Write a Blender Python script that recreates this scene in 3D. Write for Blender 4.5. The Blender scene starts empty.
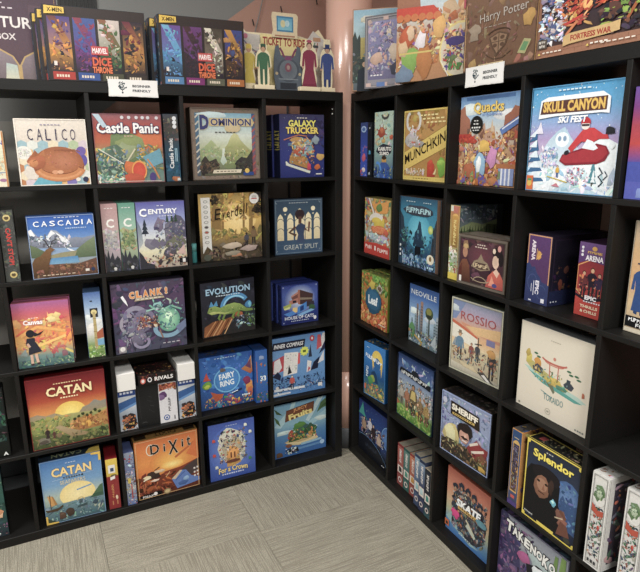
import bpy, bmesh, math, random
from mathutils import Matrix, Vector

# ------------------------------------------------------------------ camera, world, lights, exposure
SC = bpy.context.scene
COL = SC.collection
F_PX = 572.424                       # focal length in pixels of the 640 px wide frame
CAM = Vector((-1.3129, -2.3787, 1.5776))
YAW, PITCH, ROLL = 0.463956, -0.237015, -0.006117
fw = Vector((math.sin(YAW)*math.cos(PITCH), math.cos(YAW)*math.cos(PITCH), math.sin(PITCH)))
r0 = fw.cross(Vector((0, 0, 1))).normalized(); u0 = r0.cross(fw)
rt = r0*math.cos(ROLL) + u0*math.sin(ROLL); up = -r0*math.sin(ROLL) + u0*math.cos(ROLL)
cd = bpy.data.cameras.new('camera'); cam = bpy.data.objects.new('camera', cd); COL.objects.link(cam)
cd.sensor_fit = 'HORIZONTAL'; cd.sensor_width = 36.0; cd.lens = F_PX*36.0/640.0; cd.clip_start = .01
cam.matrix_world = Matrix(((rt.x, up.x, -fw.x, CAM.x), (rt.y, up.y, -fw.y, CAM.y), (rt.z, up.z, -fw.z, CAM.z), (0, 0, 0, 1)))
SC.camera = cam

W = bpy.data.worlds.new('world'); SC.world = W; W.use_nodes = True
bgn = W.node_tree.nodes['Background']; bgn.inputs[0].default_value = (1.0, .985, .96, 1); bgn.inputs[1].default_value = .30

def area(name, loc, target, size, power, color=(1, .98, .945)):
    l = bpy.data.lights.new(name, 'AREA'); l.shape = 'RECTANGLE'; l.size, l.size_y = size; l.energy = power; l.color = color
    o = bpy.data.objects.new(name, l); COL.objects.link(o); o.location = loc
    o.rotation_euler = (Vector(target) - Vector(loc)).to_track_quat('-Z', 'Y').to_euler()
    return o
area('ceiling_panel_light', (-1.3, -1.35, 2.95), (-1.3, -1.35, 0), (.6, .6), 20)
area('ceiling_panel_light', (-2.75, -.75, 2.95), (-2.75, -.75, 0), (1.2, .6), 85)
area('ceiling_panel_light', (-1.1, -3.5, 2.95), (-1.1, -3.5, 0), (1.2, .6), 140)
SC.view_settings.view_transform = 'Standard'; SC.view_settings.look = 'None'
SC.view_settings.gamma = 1.0; SC.view_settings.use_curve_mapping = False
SC.view_settings.exposure = 0.12

# ------------------------------------------------------------------ materials
def lin(h):
    h = h.lstrip('#'); out = []
    if len(h) == 3: h = ''.join(c*2 for c in h)
    for i in (0, 2, 4):
        c = int(h[i:i+2], 16)/255.0
        out.append(c/12.92 if c <= .04045 else ((c+.055)/1.055)**2.4)
    return (*out, 1.0)
def newmat(name):
    m = bpy.data.materials.new(name); m.use_nodes = True
    return m, m.node_tree.nodes, m.node_tree.links, m.node_tree.nodes['Principled BSDF']
def noisy(name, c1, c2, scale=8, rough=.5, stretch=(1, 1, 1), bump=0, detail=4, coat=0, spec=.5):
    m, n, l, b = newmat(name)
    tc = n.new('ShaderNodeTexCoord'); mp = n.new('ShaderNodeMapping'); mp.inputs['Scale'].default_value = stretch
    nz = n.new('ShaderNodeTexNoise'); nz.inputs['Scale'].default_value = scale; nz.inputs['Detail'].default_value = detail
    rp = n.new('ShaderNodeMix'); rp.data_type = 'RGBA'
    rp.inputs[6].default_value = lin(c1); rp.inputs[7].default_value = lin(c2)
    l.new(tc.outputs['Object'], mp.inputs[0]); l.new(mp.outputs[0], nz.inputs['Vector']); l.new(nz.outputs['Fac'], rp.inputs[0]); l.new(rp.outputs[2], b.inputs['Base Color'])
    b.inputs['Roughness'].default_value = rough; b.inputs['Specular IOR Level'].default_value = spec
    if coat: b.inputs['Coat Weight'].default_value = coat; b.inputs['Coat Roughness'].default_value = .12
    if bump:
        bp = n.new('ShaderNodeBump'); bp.inputs['Strength'].default_value = bump; bp.inputs['Distance'].default_value = .002
        l.new(nz.outputs['Fac'], bp.inputs['Height']); l.new(bp.outputs[0], b.inputs['Normal'])
    return m
def printed(name, rough, coat, wrinkle, lo=.85, hi=1.13):
    m, n, l, b = newmat(name)
    at = n.new('ShaderNodeVertexColor'); at.layer_name = 'col'
    tc = n.new('ShaderNodeTexCoord'); nz = n.new('ShaderNodeTexNoise'); nz.inputs['Scale'].default_value = 110; nz.inputs['Detail'].default_value = 6; nz.inputs['Roughness'].default_value = .7
    mr = n.new('ShaderNodeMapRange'); mr.inputs[1].default_value = .25; mr.inputs[2].default_value = .75; mr.inputs[3].default_value = lo; mr.inputs[4].default_value = hi
    mx = n.new('ShaderNodeVectorMath'); mx.operation = 'SCALE'
    l.new(tc.outputs['Object'], nz.inputs['Vector']); l.new(nz.outputs['Fac'], mr.inputs[0])
    l.new(at.outputs['Color'], mx.inputs[0]); l.new(mr.outputs[0], mx.inputs['Scale']); l.new(mx.outputs[0], b.inputs['Base Color'])
    b.inputs['Roughness'].default_value = rough; b.inputs['Coat Weight'].default_value = coat; b.inputs['Coat Roughness'].default_value = .1
    b.inputs['Specular IOR Level'].default_value = .22
    if wrinkle:
        n2 = n.new('ShaderNodeTexNoise'); n2.inputs['Scale'].default_value = 9; n2.inputs['Detail'].default_value = 3
        bp = n.new('ShaderNodeBump'); bp.inputs['Strength'].default_value = wrinkle; bp.inputs['Distance'].default_value = .01
        l.new(tc.outputs['Object'], n2.inputs['Vector']); l.new(n2.outputs['Fac'], bp.inputs['Height']); l.new(bp.outputs[0], b.inputs['Coat Normal'])
    return m
M = {}
M['card'] = printed('printed_card', .42, .0, 0)
M['plain'] = printed('plain_printed_card', .45, .0, 0, .97, 1.03)
M['wrap'] = printed('printed_card_in_shrink_wrap', .4, .55, .25)
M['shelf'] = noisy('black_brown_laminate', '#121110', '#1b1918', 14, .5, (1, 14, 14), .08, spec=.25)
M['pink'] = noisy('pink_paint', '#b48c7c', '#ba9282', 5, .5)
M['pinkgloss'] = noisy('glossy_pink_paint', '#d6aa98', '#dbb09e', 4, .22, coat=.4)
M['grey'] = noisy('grey_paint', '#82827f', '#8a8a87', 4, .6)
M['lowgrey'] = noisy('light_grey_paint', '#98948d', '#a09c95', 4, .6)
M['base'] = noisy('grey_vinyl_base', '#4b4d50', '#55575a', 10, .5)
M['black'] = noisy('black_metal', '#161616', '#202020', 10, .5)
M['white'] = noisy('white_plastic', '#dcdad6', '#e6e4e0', 10, .5)
M['wood'] = noisy('pale_birch_ply', '#d9c7a4', '#e6d8ba', 6, .6, (1, 1, 12))
def carpet():
    m, n, l, b = newmat('grey_striped_carpet')
    tc = n.new('ShaderNodeTexCoord')
    mp = n.new('ShaderNodeMapping'); mp.inputs['Scale'].default_value = (5, 230, 4)
    nz = n.new('ShaderNodeTexNoise'); nz.inputs['Scale'].default_value = 1; nz.inputs['Detail'].default_value = 1
    mp2 = n.new('ShaderNodeMapping'); mp2.inputs['Scale'].default_value = (300, 300, 200)
    n2 = n.new('ShaderNodeTexNoise'); n2.inputs['Scale'].default_value = 1; n2.inputs['Detail'].default_value = 2
    n3 = n.new('ShaderNodeTexNoise'); n3.inputs['Scale'].default_value = 5; n3.inputs['Detail'].default_value = 2
    l.new(tc.outputs['Object'], mp.inputs[0]); l.new(mp.outputs[0], nz.inputs['Vector'])
    l.new(tc.outputs['Object'], mp2.inputs[0]); l.new(mp2.outputs[0], n2.inputs['Vector']); l.new(tc.outputs['Object'], n3.inputs['Vector'])
    a1 = n.new('ShaderNodeMath'); a1.operation = 'MULTIPLY_ADD'; a1.inputs[1].default_value = .8
    l.new(n2.outputs['Fac'], a1.inputs[0]); l.new(nz.outputs['Fac'], a1.inputs[2])
    a2 = n.new('ShaderNodeMath'); a2.operation = 'MULTIPLY_ADD'; a2.inputs[1].default_value = .25
    l.new(n3.outputs['Fac'], a2.inputs[0]); l.new(a1.outputs[0], a2.inputs[2])
    cr = n.new('ShaderNodeValToRGB'); e = cr.color_ramp.elements
    e[0].position = .6; e[0].color = lin('#5a564c'); e[1].position = 1.4; e[1].color = lin('#a8a292')
    mid = cr.color_ramp.elements.new(1.02); mid.color = lin('#827c6f')
    l.new(a2.outputs[0], cr.inputs[0]); l.new(cr.outputs[0], b.inputs['Base Color'])
    bp = n.new('ShaderNodeBump'); bp.inputs['Strength'].default_value = .6; bp.inputs['Distance'].default_value = .003
    l.new(a1.outputs[0], bp.inputs['Height']); l.new(bp.outputs[0], b.inputs['Normal'])
    b.inputs['Roughness'].default_value = .95; b.inputs['Specular IOR Level'].default_value = .1
    return m
M['carpet'] = carpet()

# ------------------------------------------------------------------ mesh helpers
def link(o, parent=None):
    COL.objects.link(o)
    if parent is not None: o.parent = parent
    return o
def tag(o, label, cat, group=None):
    o['label'] = label; o['category'] = cat
    if group: o['group'] = group
    return o
def struct(o, label=None):
    o['kind'] = 'structure'
    if label: o['label'] = label; o['category'] = o.name.split('.')[0].split('_')[0]
    return o
def empty(name, loc, rz=0, rx=0):
    o = bpy.data.objects.new(name, None); o.empty_display_size = .05; COL.objects.link(o)
    o.location = loc; o.rotation_euler = (rx, 0, rz); return o
def box_mesh(name, x0, y0, z0, x1, y1, z1, bevel=0, color=None):
    bm = bmesh.new(); bmesh.ops.create_cube(bm, size=1)
    for v in bm.verts:
        v.co = Vector((x0 + (v.co.x+.5)*(x1-x0), y0 + (v.co.y+.5)*(y1-y0), z0 + (v.co.z+.5)*(z1-z0)))
    if bevel: bmesh.ops.bevel(bm, geom=bm.edges[:], offset=bevel, segments=1, affect='EDGES')
    me = bpy.data.meshes.new(name); bm.to_mesh(me); bm.free()
    if color: paint(me, color)
    return me
def paint(me, color):
    a = me.color_attributes.new('col', 'FLOAT_COLOR', 'POINT'); c = lin(color)
    a.data.foreach_set('color', list(c)*len(me.vertices))
def mesh_obj(name, me, mat, parent=None):
    if not me.materials: me.materials.append(M[mat] if isinstance(mat, str) else mat)
    return link(bpy.data.objects.new(name, me), parent)
def solid(name, mat, parent, x0, y0, z0, x1, y1, z1, bevel=.001, color=None):
    return mesh_obj(name, box_mesh(name, x0, y0, z0, x1, y1, z1, bevel, color), mat, parent)
def lathe(name, prof, seg=40):
    bm = bmesh.new(); rings = []
    for r, z in prof:
        rings.append([bm.verts.new((r*math.cos(2*math.pi*i/seg), r*math.sin(2*math.pi*i/seg), z)) for i in range(seg)])
    for a, b in zip(rings, rings[1:]):
        for i in range(seg): bm.faces.new((a[i], a[(i+1) % seg], b[(i+1) % seg], b[i])).smooth = True
    bm.faces.new(rings[-1]); bm.faces.new(rings[0][::-1])
    me = bpy.data.meshes.new(name); bm.to_mesh(me); bm.free(); return me
def tube(name, pts, r, mat, parent=None, seg=6):
    bm = bmesh.new(); prev = None
    for i, p in enumerate(pts):
        p = Vector(p); d = (Vector(pts[min(i+1, len(pts)-1)]) - Vector(pts[max(i-1, 0)])).normalized()
        s = d.orthogonal().normalized(); t = d.cross(s)
        ring = [bm.verts.new(p + r*(s*math.cos(2*math.pi*k/seg) + t*math.sin(2*math.pi*k/seg))) for k in range(seg)]
        if prev:
            for k in range(seg): bm.faces.new((prev[k], prev[(k+1) % seg], ring[(k+1) % seg], ring[k]))
        prev = ring
    me = bpy.data.meshes.new(name); bm.to_mesh(me); bm.free()
    return mesh_obj(name, me, mat, parent)

def ink(h):                              # print colours are a little duller than screen colours
    r, g, b, _ = lin(h); m = .3*r+.55*g+.15*b; return (r+(m-r)*.18, g+(m-g)*.18, b+(m-b)*.18, 1.0)
# ------------------------------------------------------------------ flat print: vector shapes with a colour per vertex
_tx = {}
def glyphs(t, off):
    k = (t, off)
    if k not in _tx:
        c = bpy.data.curves.new('lettering', 'FONT'); c.body = t; c.size = 1; c.offset = off; c.resolution_u = 2; c.fill_mode = 'FRONT'
        o = bpy.data.objects.new('lettering', c); me = o.to_mesh()
        vs = [(v.co.x, v.co.y) for v in me.vertices]; fs = [tuple(p.vertices) for p in me.polygons]
        o.to_mesh_clear(); bpy.data.objects.remove(o); bpy.data.curves.remove(c)
        _tx[k] = (vs, fs)
    return _tx[k]
def clip(poly):
    for ax, lim, s in ((0, 0, 1), (0, 1, -1), (1, 0, 1), (1, 1, -1)):
        if not poly: return poly
        out = []
        for i in range(len(poly)):
            p, q = poly[i-1], poly[i]
            dp, dq = (p[ax]-lim)*s, (q[ax]-lim)*s
            if (dp >= 0) != (dq >= 0):
                t = dp/(dp-dq); out.append(tuple(a+(b-a)*t for a, b in zip(p, q)))
            if dq >= 0: out.append(q)
        poly = out
    return poly
class Art:
    STEP = 8e-6
    def __init__(s, w, h, bounded=True):
        s.w, s.h, s.b = w, h, bounded; s.v = []; s.f = []; s.c = []; s.k = 1; s.sx = s.sy = 1.0
    def face(s, pts, cols, k):
        if s.sx != 1 or s.sy != 1: pts = [(x*s.sx, y*s.sy) for x, y in pts]
        poly = [(x, y, *c[:3]) for (x, y), c in zip(pts, cols)]
        if s.b and any(x < 0 or x > 1 or y < 0 or y > 1 for x, y in pts): poly = clip(poly)
        if len(poly) < 3: return
        n = len(s.v)
        for p in poly: s.v.append((p[0]*s.w, p[1]*s.h, k*s.STEP)); s.c.append((*p[2:], 1.0))
        s.f.append(tuple(range(n, n+len(poly))))
    def poly(s, c, pts, keep=False):
        if pts and not isinstance(pts[0], (tuple, list)): pts = list(zip(pts[::2], pts[1::2]))
        if isinstance(c, str): cols = [ink(c)]*len(pts)
        else:
            a, b = ink(c[0]), ink(c[1]); ys = [p[1] for p in pts]; lo, hi = min(ys), max(ys)
            cols = [tuple(b[i]+(a[i]-b[i])*((y-lo)/(hi-lo+1e-9)) for i in range(4)) for y in ys]
        s.face(pts, cols, s.k)
        if not keep: s.k += 1
    def bg(s, *st):                       # colours from top to bottom, even steps
        if len(st) == 1: st = st*2
        n = len(st)-1
        for i in range(n): s.poly((st[i], st[i+1]), [0, 1-i/n, 0, 1-(i+1)/n, 1, 1-(i+1)/n, 1, 1-i/n], True)
        s.k += 1
    def rect(s, c, x0, y0, x1, y1): s.poly(c, [x0, y0, x1, y0, x1, y1, x0, y1])
    def ell(s, c, cx, cy, rx, ry=None, c2=None, n=18, a0=0, a1=360):
        ry = rx*s.w/s.h if ry is None else ry
        pts = [(cx+rx*math.cos(math.radians(a0+(a1-a0)*i/n)), cy+ry*math.sin(math.radians(a0+(a1-a0)*i/n))) for i in range(n+(a1-a0 < 360))]
        if c2:
            e, m = ink(c), ink(c2)
            for i in range(len(pts)): s.face([pts[i-1], pts[i], (cx, cy)], [e, e, m], s.k)
            s.k += 1
        else: s.poly(c, pts)
    def blob(s, c, cx, cy, rx, ry=None, seed=0, wob=.25, n=11, rot=0, jit=.08):
        R = random.Random(seed); ry = rx*s.w/s.h if ry is None else ry; pts = []
        for i in range(n):
            a = 2*math.pi*i/n; k = 1+R.uniform(-wob, wob); x, y = rx*k*math.cos(a)*s.w, ry*k*math.sin(a)*s.h
            pts.append((cx+(x*math.cos(rot)-y*math.sin(rot))/s.w, cy+(x*math.sin(rot)+y*math.cos(rot))/s.h))
        b = ink(c); j = [R.uniform(1-jit, 1+jit) for _ in range(3)]
        m = (cx-.25*rx, cy+.3*ry)
        for i in range(n):
            p, q = pts[i-1], pts[i]
            f = lambda t: .8 if t[1] < cy-.3*ry else (.93 if t[1] < cy+.3*ry else 1.05)
            s.face([p, q, m], [tuple(b[k]*j[k]*f(t) for k in range(3)) for t in (p, q)] + [tuple(min(1, b[k]*j[k]*1.12) for k in range(3))], s.k)
        s.k += 1
    def scat(s, n, cols, x0, y0, x1, y1, a=.03, b=.07, seed=1, el=1.6):
        R = random.Random(seed)
        for q, m in ((1, 1), (.62, 1.3), (.36, 1.6)):
            for i in range(int(n*m)):
                r = R.uniform(a, b)*q
                s.blob(R.choice(cols), R.uniform(x0, x1), R.uniform(y0, y1), r, r*s.w/s.h/R.uniform(1.2, el+1), R.random(), .45, 6, R.uniform(0, 3.1), .18)
    def ribbon(s, c, w, pts):             # w in metres; one strip without overlaps
        n = len(pts); L, Rr = [], []
        for i in range(n):
            (x0, y0), (x1, y1) = pts[max(i-1, 0)], pts[min(i+1, n-1)]
            dx, dy = (x1-x0)*s.w, (y1-y0)*s.h; l = math.hypot(dx, dy) or 1
            nx, ny = -dy/l*w/2/s.w, dx/l*w/2/s.h
            L.append((pts[i][0]+nx, pts[i][1]+ny)); Rr.append((pts[i][0]-nx, pts[i][1]-ny))
        for i in range(n-1): s.poly(c, [L[i], Rr[i], Rr[i+1], L[i+1]], True)
        s.k += 1
    def line(s, c, w, *p): s.ribbon(c, w, list(zip(p[::2], p[1::2])))
    def curve(s, c, w, cx, cy, rx, ry, a0, a1, n=18):
        s.ribbon(c, w, [(cx+rx*math.cos(math.radians(a0+(a1-a0)*i/n)), cy+ry*math.sin(math.radians(a0+(a1-a0)*i/n))) for i in range(n+1)])
    def frame(s, c, t, i=0):
        a, b = t/s.w, t/s.h; p, q = i/s.w, i/s.h
        for r in ((p, q, 1-p, q+b), (p, 1-q-b, 1-p, 1-q), (p, q+b, p+a, 1-q-b), (1-p-a, q+b, 1-p, 1-q-b)):
            s.poly(c, [r[0], r[1], r[2], r[1], r[2], r[3], r[0], r[3]], True)
        s.k += 1
    def hills(s, c, y, amp, seed=0, n=8, floor=0):
        R = random.Random(seed)
        top = [(i/n, y+R.uniform(-amp, amp)) for i in range(n+1)]
        for (x0, y0), (x1, y1) in zip(top, top[1:]): s.poly(c, [x0, floor, x1, floor, x1, y1, x0, y0], True)
        s.k += 1
    def text(s, t, c, cx, cy, w, h, rot=0, bold=.012, ol=None, olw=.05, arc=0, skew=0, shadow=None):
        base = glyphs(t, bold); xs = [p[0] for p in base[0]]; ys = [p[1] for p in base[0]]
        bx0, bx1, by0, by1 = min(xs), max(xs), min(ys), max(ys)
        ca, sa = math.cos(math.radians(rot)), math.sin(math.radians(rot))
        def put(g, col, ox=0, oy=0):
            cl = ink(col); pts = []
            for x, y in g[0]:
                px = (x-(bx0+bx1)/2)/(bx1-bx0+1e-9); py = (y-(by0+by1)/2)/(by1-by0+1e-9)
                px += skew*py*h*s.h/(w*s.w); dx = px*w*s.w; dy = py*h*s.h + arc*(1-4*px*px)*s.h
                pts.append((cx+ox+(dx*ca-dy*sa)/s.w, cy+oy+(dx*sa+dy*ca)/s.h))
            for f in g[1]: s.face([pts[i] for i in f], [cl]*len(f), s.k)
            s.k += 1
        if shadow: put(base, shadow, .006, -.008)
        if ol: put(glyphs(t, bold+olw), ol)
        put(base, c)
    def scrib(s, n, c, cx, cy, w, h, rot=0, seed=None, **kw):     # lettering that cannot be read: stroke marks in place of letters
        R = random.Random(int(cx*1000+cy*77+n)); ca, sa = math.cos(math.radians(rot)), math.sin(math.radians(rot)); th = min(h*s.h*.2, w*s.w/n*.24)
        def P(u, v):
            dx, dy = (u-.5)*w*s.w, (v-.5)*h*s.h
            return (cx+(dx*ca-dy*sa)/s.w, cy+(dx*sa+dy*ca)/s.h)
        for i in range(n):
            x0, x1 = (i+.14)/n, (i+.82)/n; t = R.choice((.85, 1, 1)); st = [((x0, 0), (x0, t))]
            st += R.choice(([((x0, t*.9), (x1, t*.9)), ((x0, t*.5), (x1, t*.5))], [((x0, .1), (x1, .1)), ((x1, 0), (x1, t))], [((x0, t), (x1, 0)), ((x1, 0), (x1, t))], [((x0, t*.9), (x1, t*.75)), ((x1, t*.75), (x0, t*.4))]))
            for a, b in st: s.ribbon(c, th, [P(*a), P(*b)])
    def small(s, c, cx, cy, w, n=5, h=.012, seed=3):    # a line of print too small to read
        R = random.Random(seed); x = cx-w/2; step = w/n
        for i in range(n): s.rect(c, x+i*step, cy-h/2, x+i*step+step*R.uniform(.55, .85), cy+h/2)
    def pine(s, c, cx, y, h, w=None):
        w = w or h*.45*s.h/s.w
        for i in range(3):
            b = y+h*(.12+.26*i); t = (1-.25*i)*w/2
            s.poly(c, [cx-t, b, cx+t, b, cx, b+h*.42])
        s.rect('#3a2c20', cx-w*.06, y, cx+w*.06, y+h*.13)
    def person(s, cx, y, h, coat, skin='#c89878', hair='#3a2a20', legs='#2c2a30', hat=None, skirt=False):
        u = h*s.h/s.w                     # height in widths
        if skirt: s.poly(coat, [cx-.17*u, y+.06*h, cx+.17*u, y+.06*h, cx+.05*u, y+.6*h, cx-.05*u, y+.6*h])
        else:
            for k in (-1, 1): s.poly(legs, [cx+k*.02*u, y+.45*h, cx+k*.11*u, y+.45*h, cx+k*.1*u, y+.02*h, cx+k*.03*u, y])
        s.poly(coat, [cx-.11*u, y+.4*h, cx+.11*u, y+.4*h, cx+.14*u, y+.78*h, cx+.06*u, y+.83*h, cx-.06*u, y+.83*h, cx-.14*u, y+.78*h])
        for k in (-1, 1): s.poly(coat, [cx+k*.12*u, y+.79*h, cx+k*.17*u, y+.74*h, cx+k*.2*u, y+.45*h, cx+k*.14*u, y+.45*h]); s.ell(skin, cx+k*.17*u, y+.43*h, .03*u, .03*h, n=8)
        s.ell(hair, cx, y+.925*h, .078*u, .08*h, n=12); s.ell(skin, cx, y+.9*h, .062*u, .07*h, n=12)
        if hat: s.rect(hat, cx-.12*u, y+.94*h, cx+.12*u, y+.965*h); s.rect(hat, cx-.065*u, y+.95*h, cx+.065*u, y+1.05*h)
    def build(s, name, mat, parent, origin, ux, uy, n):
        o, ux, uy, n = map(Vector, (origin, ux, uy, n))
        me = bpy.data.meshes.new(name)
        me.from_pydata([o+ux*x+uy*y+n*(z+4e-4) for x, y, z in s.v], [], s.f)
        a = me.color_attributes.new('col', 'FLOAT_COLOR', 'POINT'); a.data.foreach_set('color', [q for c in s.c for q in c])
        return mesh_obj(name, me, mat, parent)

# ------------------------------------------------------------------ shelf units: frames of the two shelves
TH, CELL, INN = .038, .336, .016
SIDE, DEPTH = 1.82, .39
ROWZ = {0: 1.82, 1: 1.446, 2: 1.094, 3: .742, 4: .390, 5: .038}
ANG = -1.599474; BO = Vector((.06552, .04281, 0)); BD = Vector((math.cos(ANG), math.sin(ANG), 0)); BN = Vector((-math.sin(ANG), math.cos(ANG), 0))
def place(shelf, x, d, z):
    return Vector((x, d, z)) if shelf == 'A' else BO + BD*x + BN*d + Vector((0, 0, z))
def rotz(shelf, yaw): return math.radians(yaw) + (0 if shelf == 'A' else ANG)

# ------------------------------------------------------------------ the setting
fl = struct(mesh_obj('floor', box_mesh('floor', -4.2, -4.4, -.06, 1.2, .83, -.008), 'base'), 'grey striped carpet tile floor with quarter turned tiles')
TILE = .6
tile_me = box_mesh('carpet_tile', -TILE/2+.0006, -TILE/2+.0006, -.008, TILE/2-.0006, TILE/2-.0006, 0, .0008)
for i in range(-7, 2):
    for j in range(-7, 1):
        t = mesh_obj('carpet_tile', tile_me, 'carpet', fl); t.location = ((i+.5)*TILE, -.37+(j+.5)*TILE, 0)
        t.rotation_euler = (0, 0, math.pi/2*((i+j) % 2) + math.pi*((i*3+j*5) % 4 > 1))
        # tile x -0.6..0, y -0.37..0.23 runs its stripes towards the shelf

YW = .6
def wall_pt(px, py):                     # where a pixel's ray meets the back wall
    d = fw + rt*((px-320)/F_PX) - up*((py-286)/F_PX); k = (YW-CAM.y)/d.y
    return CAM.x+d.x*k, CAM.z+d.z*k
(xa, za), (xb, zb) = wall_pt(225, 22), wall_pt(255, 0)
edge = lambda z: xa+(z-za)*(xb-xa)/(zb-za)       # the sloping paint edge
bm = bmesh.new()
def wface(pts, mi):
    f = bm.faces.new([bm.verts.new((x, 0, z)) for x, z in pts]); f.material_index = mi
# pink paint below a sloping edge, grey paint above it, light grey dado behind the shelf
wface([(-4.2, 0), (1.2, 0), (1.2, 1.7), (-4.2, 1.7)], 2)
wface([(edge(1.7), 1.7), (1.2, 1.7), (1.2, 3.2), (edge(3.2), 3.2)], 0)
wface([(-4.2, 1.7), (edge(1.7), 1.7), (edge(3.2), 3.2), (-4.2, 3.2)], 1)
bmesh.ops.recalc_face_normals(bm, faces=bm.faces[:])
me = bpy.data.meshes.new('wall_back'); bm.to_mesh(me); bm.free(); me.materials.append(M['pink']); me.materials.append(M['grey']); me.materials.append(M['lowgrey'])
wb = struct(link(bpy.data.objects.new('wall_back', me)), 'pink wall with grey paint above a sloping edge'); wb.location = (0, YW, 0)
mods = wb.modifiers.new('thickness', 'SOLIDIFY'); mods.thickness = .1; mods.offset = -1
wr = struct(solid('wall_right', 'pink', None, .6, -4.4, 0, .7, YW, 3.2, 0), 'pink wall behind the tall shelf')
struct(solid('baseboard_back', 'base', None, -4.2, YW-.012, 0, .6, YW, .118, .003), 'dark grey baseboard along the pink wall')

colm = struct(mesh_obj('column', lathe('column', [(.11, .44), (.11, 3.2)], 48), 'pinkgloss'), 'round glossy pink column in the corner between the shelves')
colm.location = (.118, .158, 0)
mesh_obj('lower_section', lathe('lower_section', [(.1105, .118), (.1105, .437)], 48), 'pinkgloss', colm)
mesh_obj('base_trim', lathe('base_trim', [(.116, 0), (.116, .112), (.111, .118)], 48), 'base', colm)

def shelf_unit(name, loc, rz, label):
    root = tag(empty(name, loc, rz), label, 'shelf')
    B = .0012
    solid('top_panel', 'shelf', root, 0, 0, SIDE-TH, SIDE, DEPTH, SIDE, B)
    solid('bottom_panel', 'shelf', root, 0, 0, 0, SIDE, DEPTH, TH, B)
    sm = box_mesh('side_panel', 0, 0, TH, TH, DEPTH, SIDE-TH, B)
    for x in (0, SIDE-TH): mesh_obj('side_panel', sm, 'shelf', root).location = (x, 0, 0)
    bmsh = box_mesh('shelf_board', TH, .0006, 0, SIDE-TH, DEPTH, INN, B)
    for r in range(1, 5): mesh_obj('shelf_board', bmsh, 'shelf', root).location = (0, 0, SIDE-TH-r*CELL-r*INN)
    dm = box_mesh('divider', 0, .0012, 0, INN, DEPTH, CELL, B)
    for r in range(5):
        for c in range(1, 5):
            mesh_obj('divider', dm, 'shelf', root).location = (TH+c*CELL+(c-1)*INN, 0, ROWZ[5-r])
    return root
SA = shelf_unit('cube_shelf', (-SIDE, 0, 0), 0, 'black cube shelf with the beginner sign on the wall with the sloping grey paint')
SB = shelf_unit('cube_shelf', BO, ANG, 'black cube shelf at right angles with the wide boxes along its top')
for z in (1.768, 1.748):
    p = mesh_obj('shelf_pin', lathe('shelf_pin', [(.003, 0), (.003, .003)], 8), 'white', SA); p.location = (SIDE-TH, .03, z-.02); p.rotation_euler = (0, -math.pi/2, 0)

# ------------------------------------------------------------------ game boxes
def paintface(fn, w, h, name, mat, root, origin, ux, uy, n, inset=.0012):
    a = Art(w-2*inset, h-2*inset); fn(a)
    o = Vector(origin)+Vector(ux)*inset+Vector(uy)*inset
    return a.build(name, mat, root, o, ux, uy, n)
def game_box(shelf, row, x, d, w, h, t, fn, label, side='#1c1c22', yaw=0, mat='card', right=None, left=None, top=None, group=None, z=None, name='game_box', cat='game box', tray=None, pmat=None):
    """x, d = front left bottom corner on the shelf; w, h, t = width, height, depth in metres"""
    zz = ROWZ[row] if z is None else z
    rz = rotz(shelf, yaw); base = place(shelf, x, d, zz)
    off = Vector((w/2*math.cos(rz), w/2*math.sin(rz), 0))
    root = tag(empty(name, base+off, rz), label, cat, group)
    L = t*.86
    solid('lid', mat, root, -w/2, 0, 0, w/2, L, h, .0011, side)
    solid('tray', mat, root, -w/2+.0015, L, .0008, w/2-.0015, t, h-.0015, .001, tray or side)
    if fn: paintface(fn, w, h, 'cover_print', pmat or mat, root, (-w/2, 0, 0), (1, 0, 0), (0, 0, 1), (0, -1, 0))
    if right: paintface(right, L, h, 'side_print', mat, root, (w/2, 0, 0), (0, 1, 0), (0, 0, 1), (1, 0, 0))
    if left: paintface(left, L, h, 'side_print', mat, root, (-w/2, L, 0), (0, -1, 0), (0, 0, 1), (-1, 0, 0))
    if top: paintface(top, w, L, 'top_print', mat, root, (-w/2, 0, h), (1, 0, 0), (0, 1, 0), (0, 0, 1))
    return root
def copy_thing(root, dx, dy, label=None):
    """copy of a thing and its parts, moved dx, dy in the frame of the thing"""
    r = root.copy(); COL.objects.link(r); c, s = math.cos(r.rotation_euler.z), math.sin(r.rotation_euler.z)
    r.location = root.location + Vector((dx*c-dy*s, dx*s+dy*c, 0))
    if label: r['label'] = label
    for ch in root.children:
        k = ch.copy(); COL.objects.link(k); k.parent = r
    return r
def spine_text(t, bgc, col, x=.5, y=.5, L=.7, hh=.4, extra=None):
    def f(a):
        a.bg(*bgc) if isinstance(bgc, (tuple, list)) else a.bg(bgc)
        if extra: extra(a)
        a.text(t, col, x, y, L*a.h/a.w, hh*a.w/a.h, rot=-90)
    return f
def plain_top(bgc, t=None, col='#c8b070', flip=True):
    def f(a):
        a.bg(bgc)
        if t: a.text(t, col, .5, .5, .55, .4, rot=180 if flip else 0)
    return f

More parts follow.
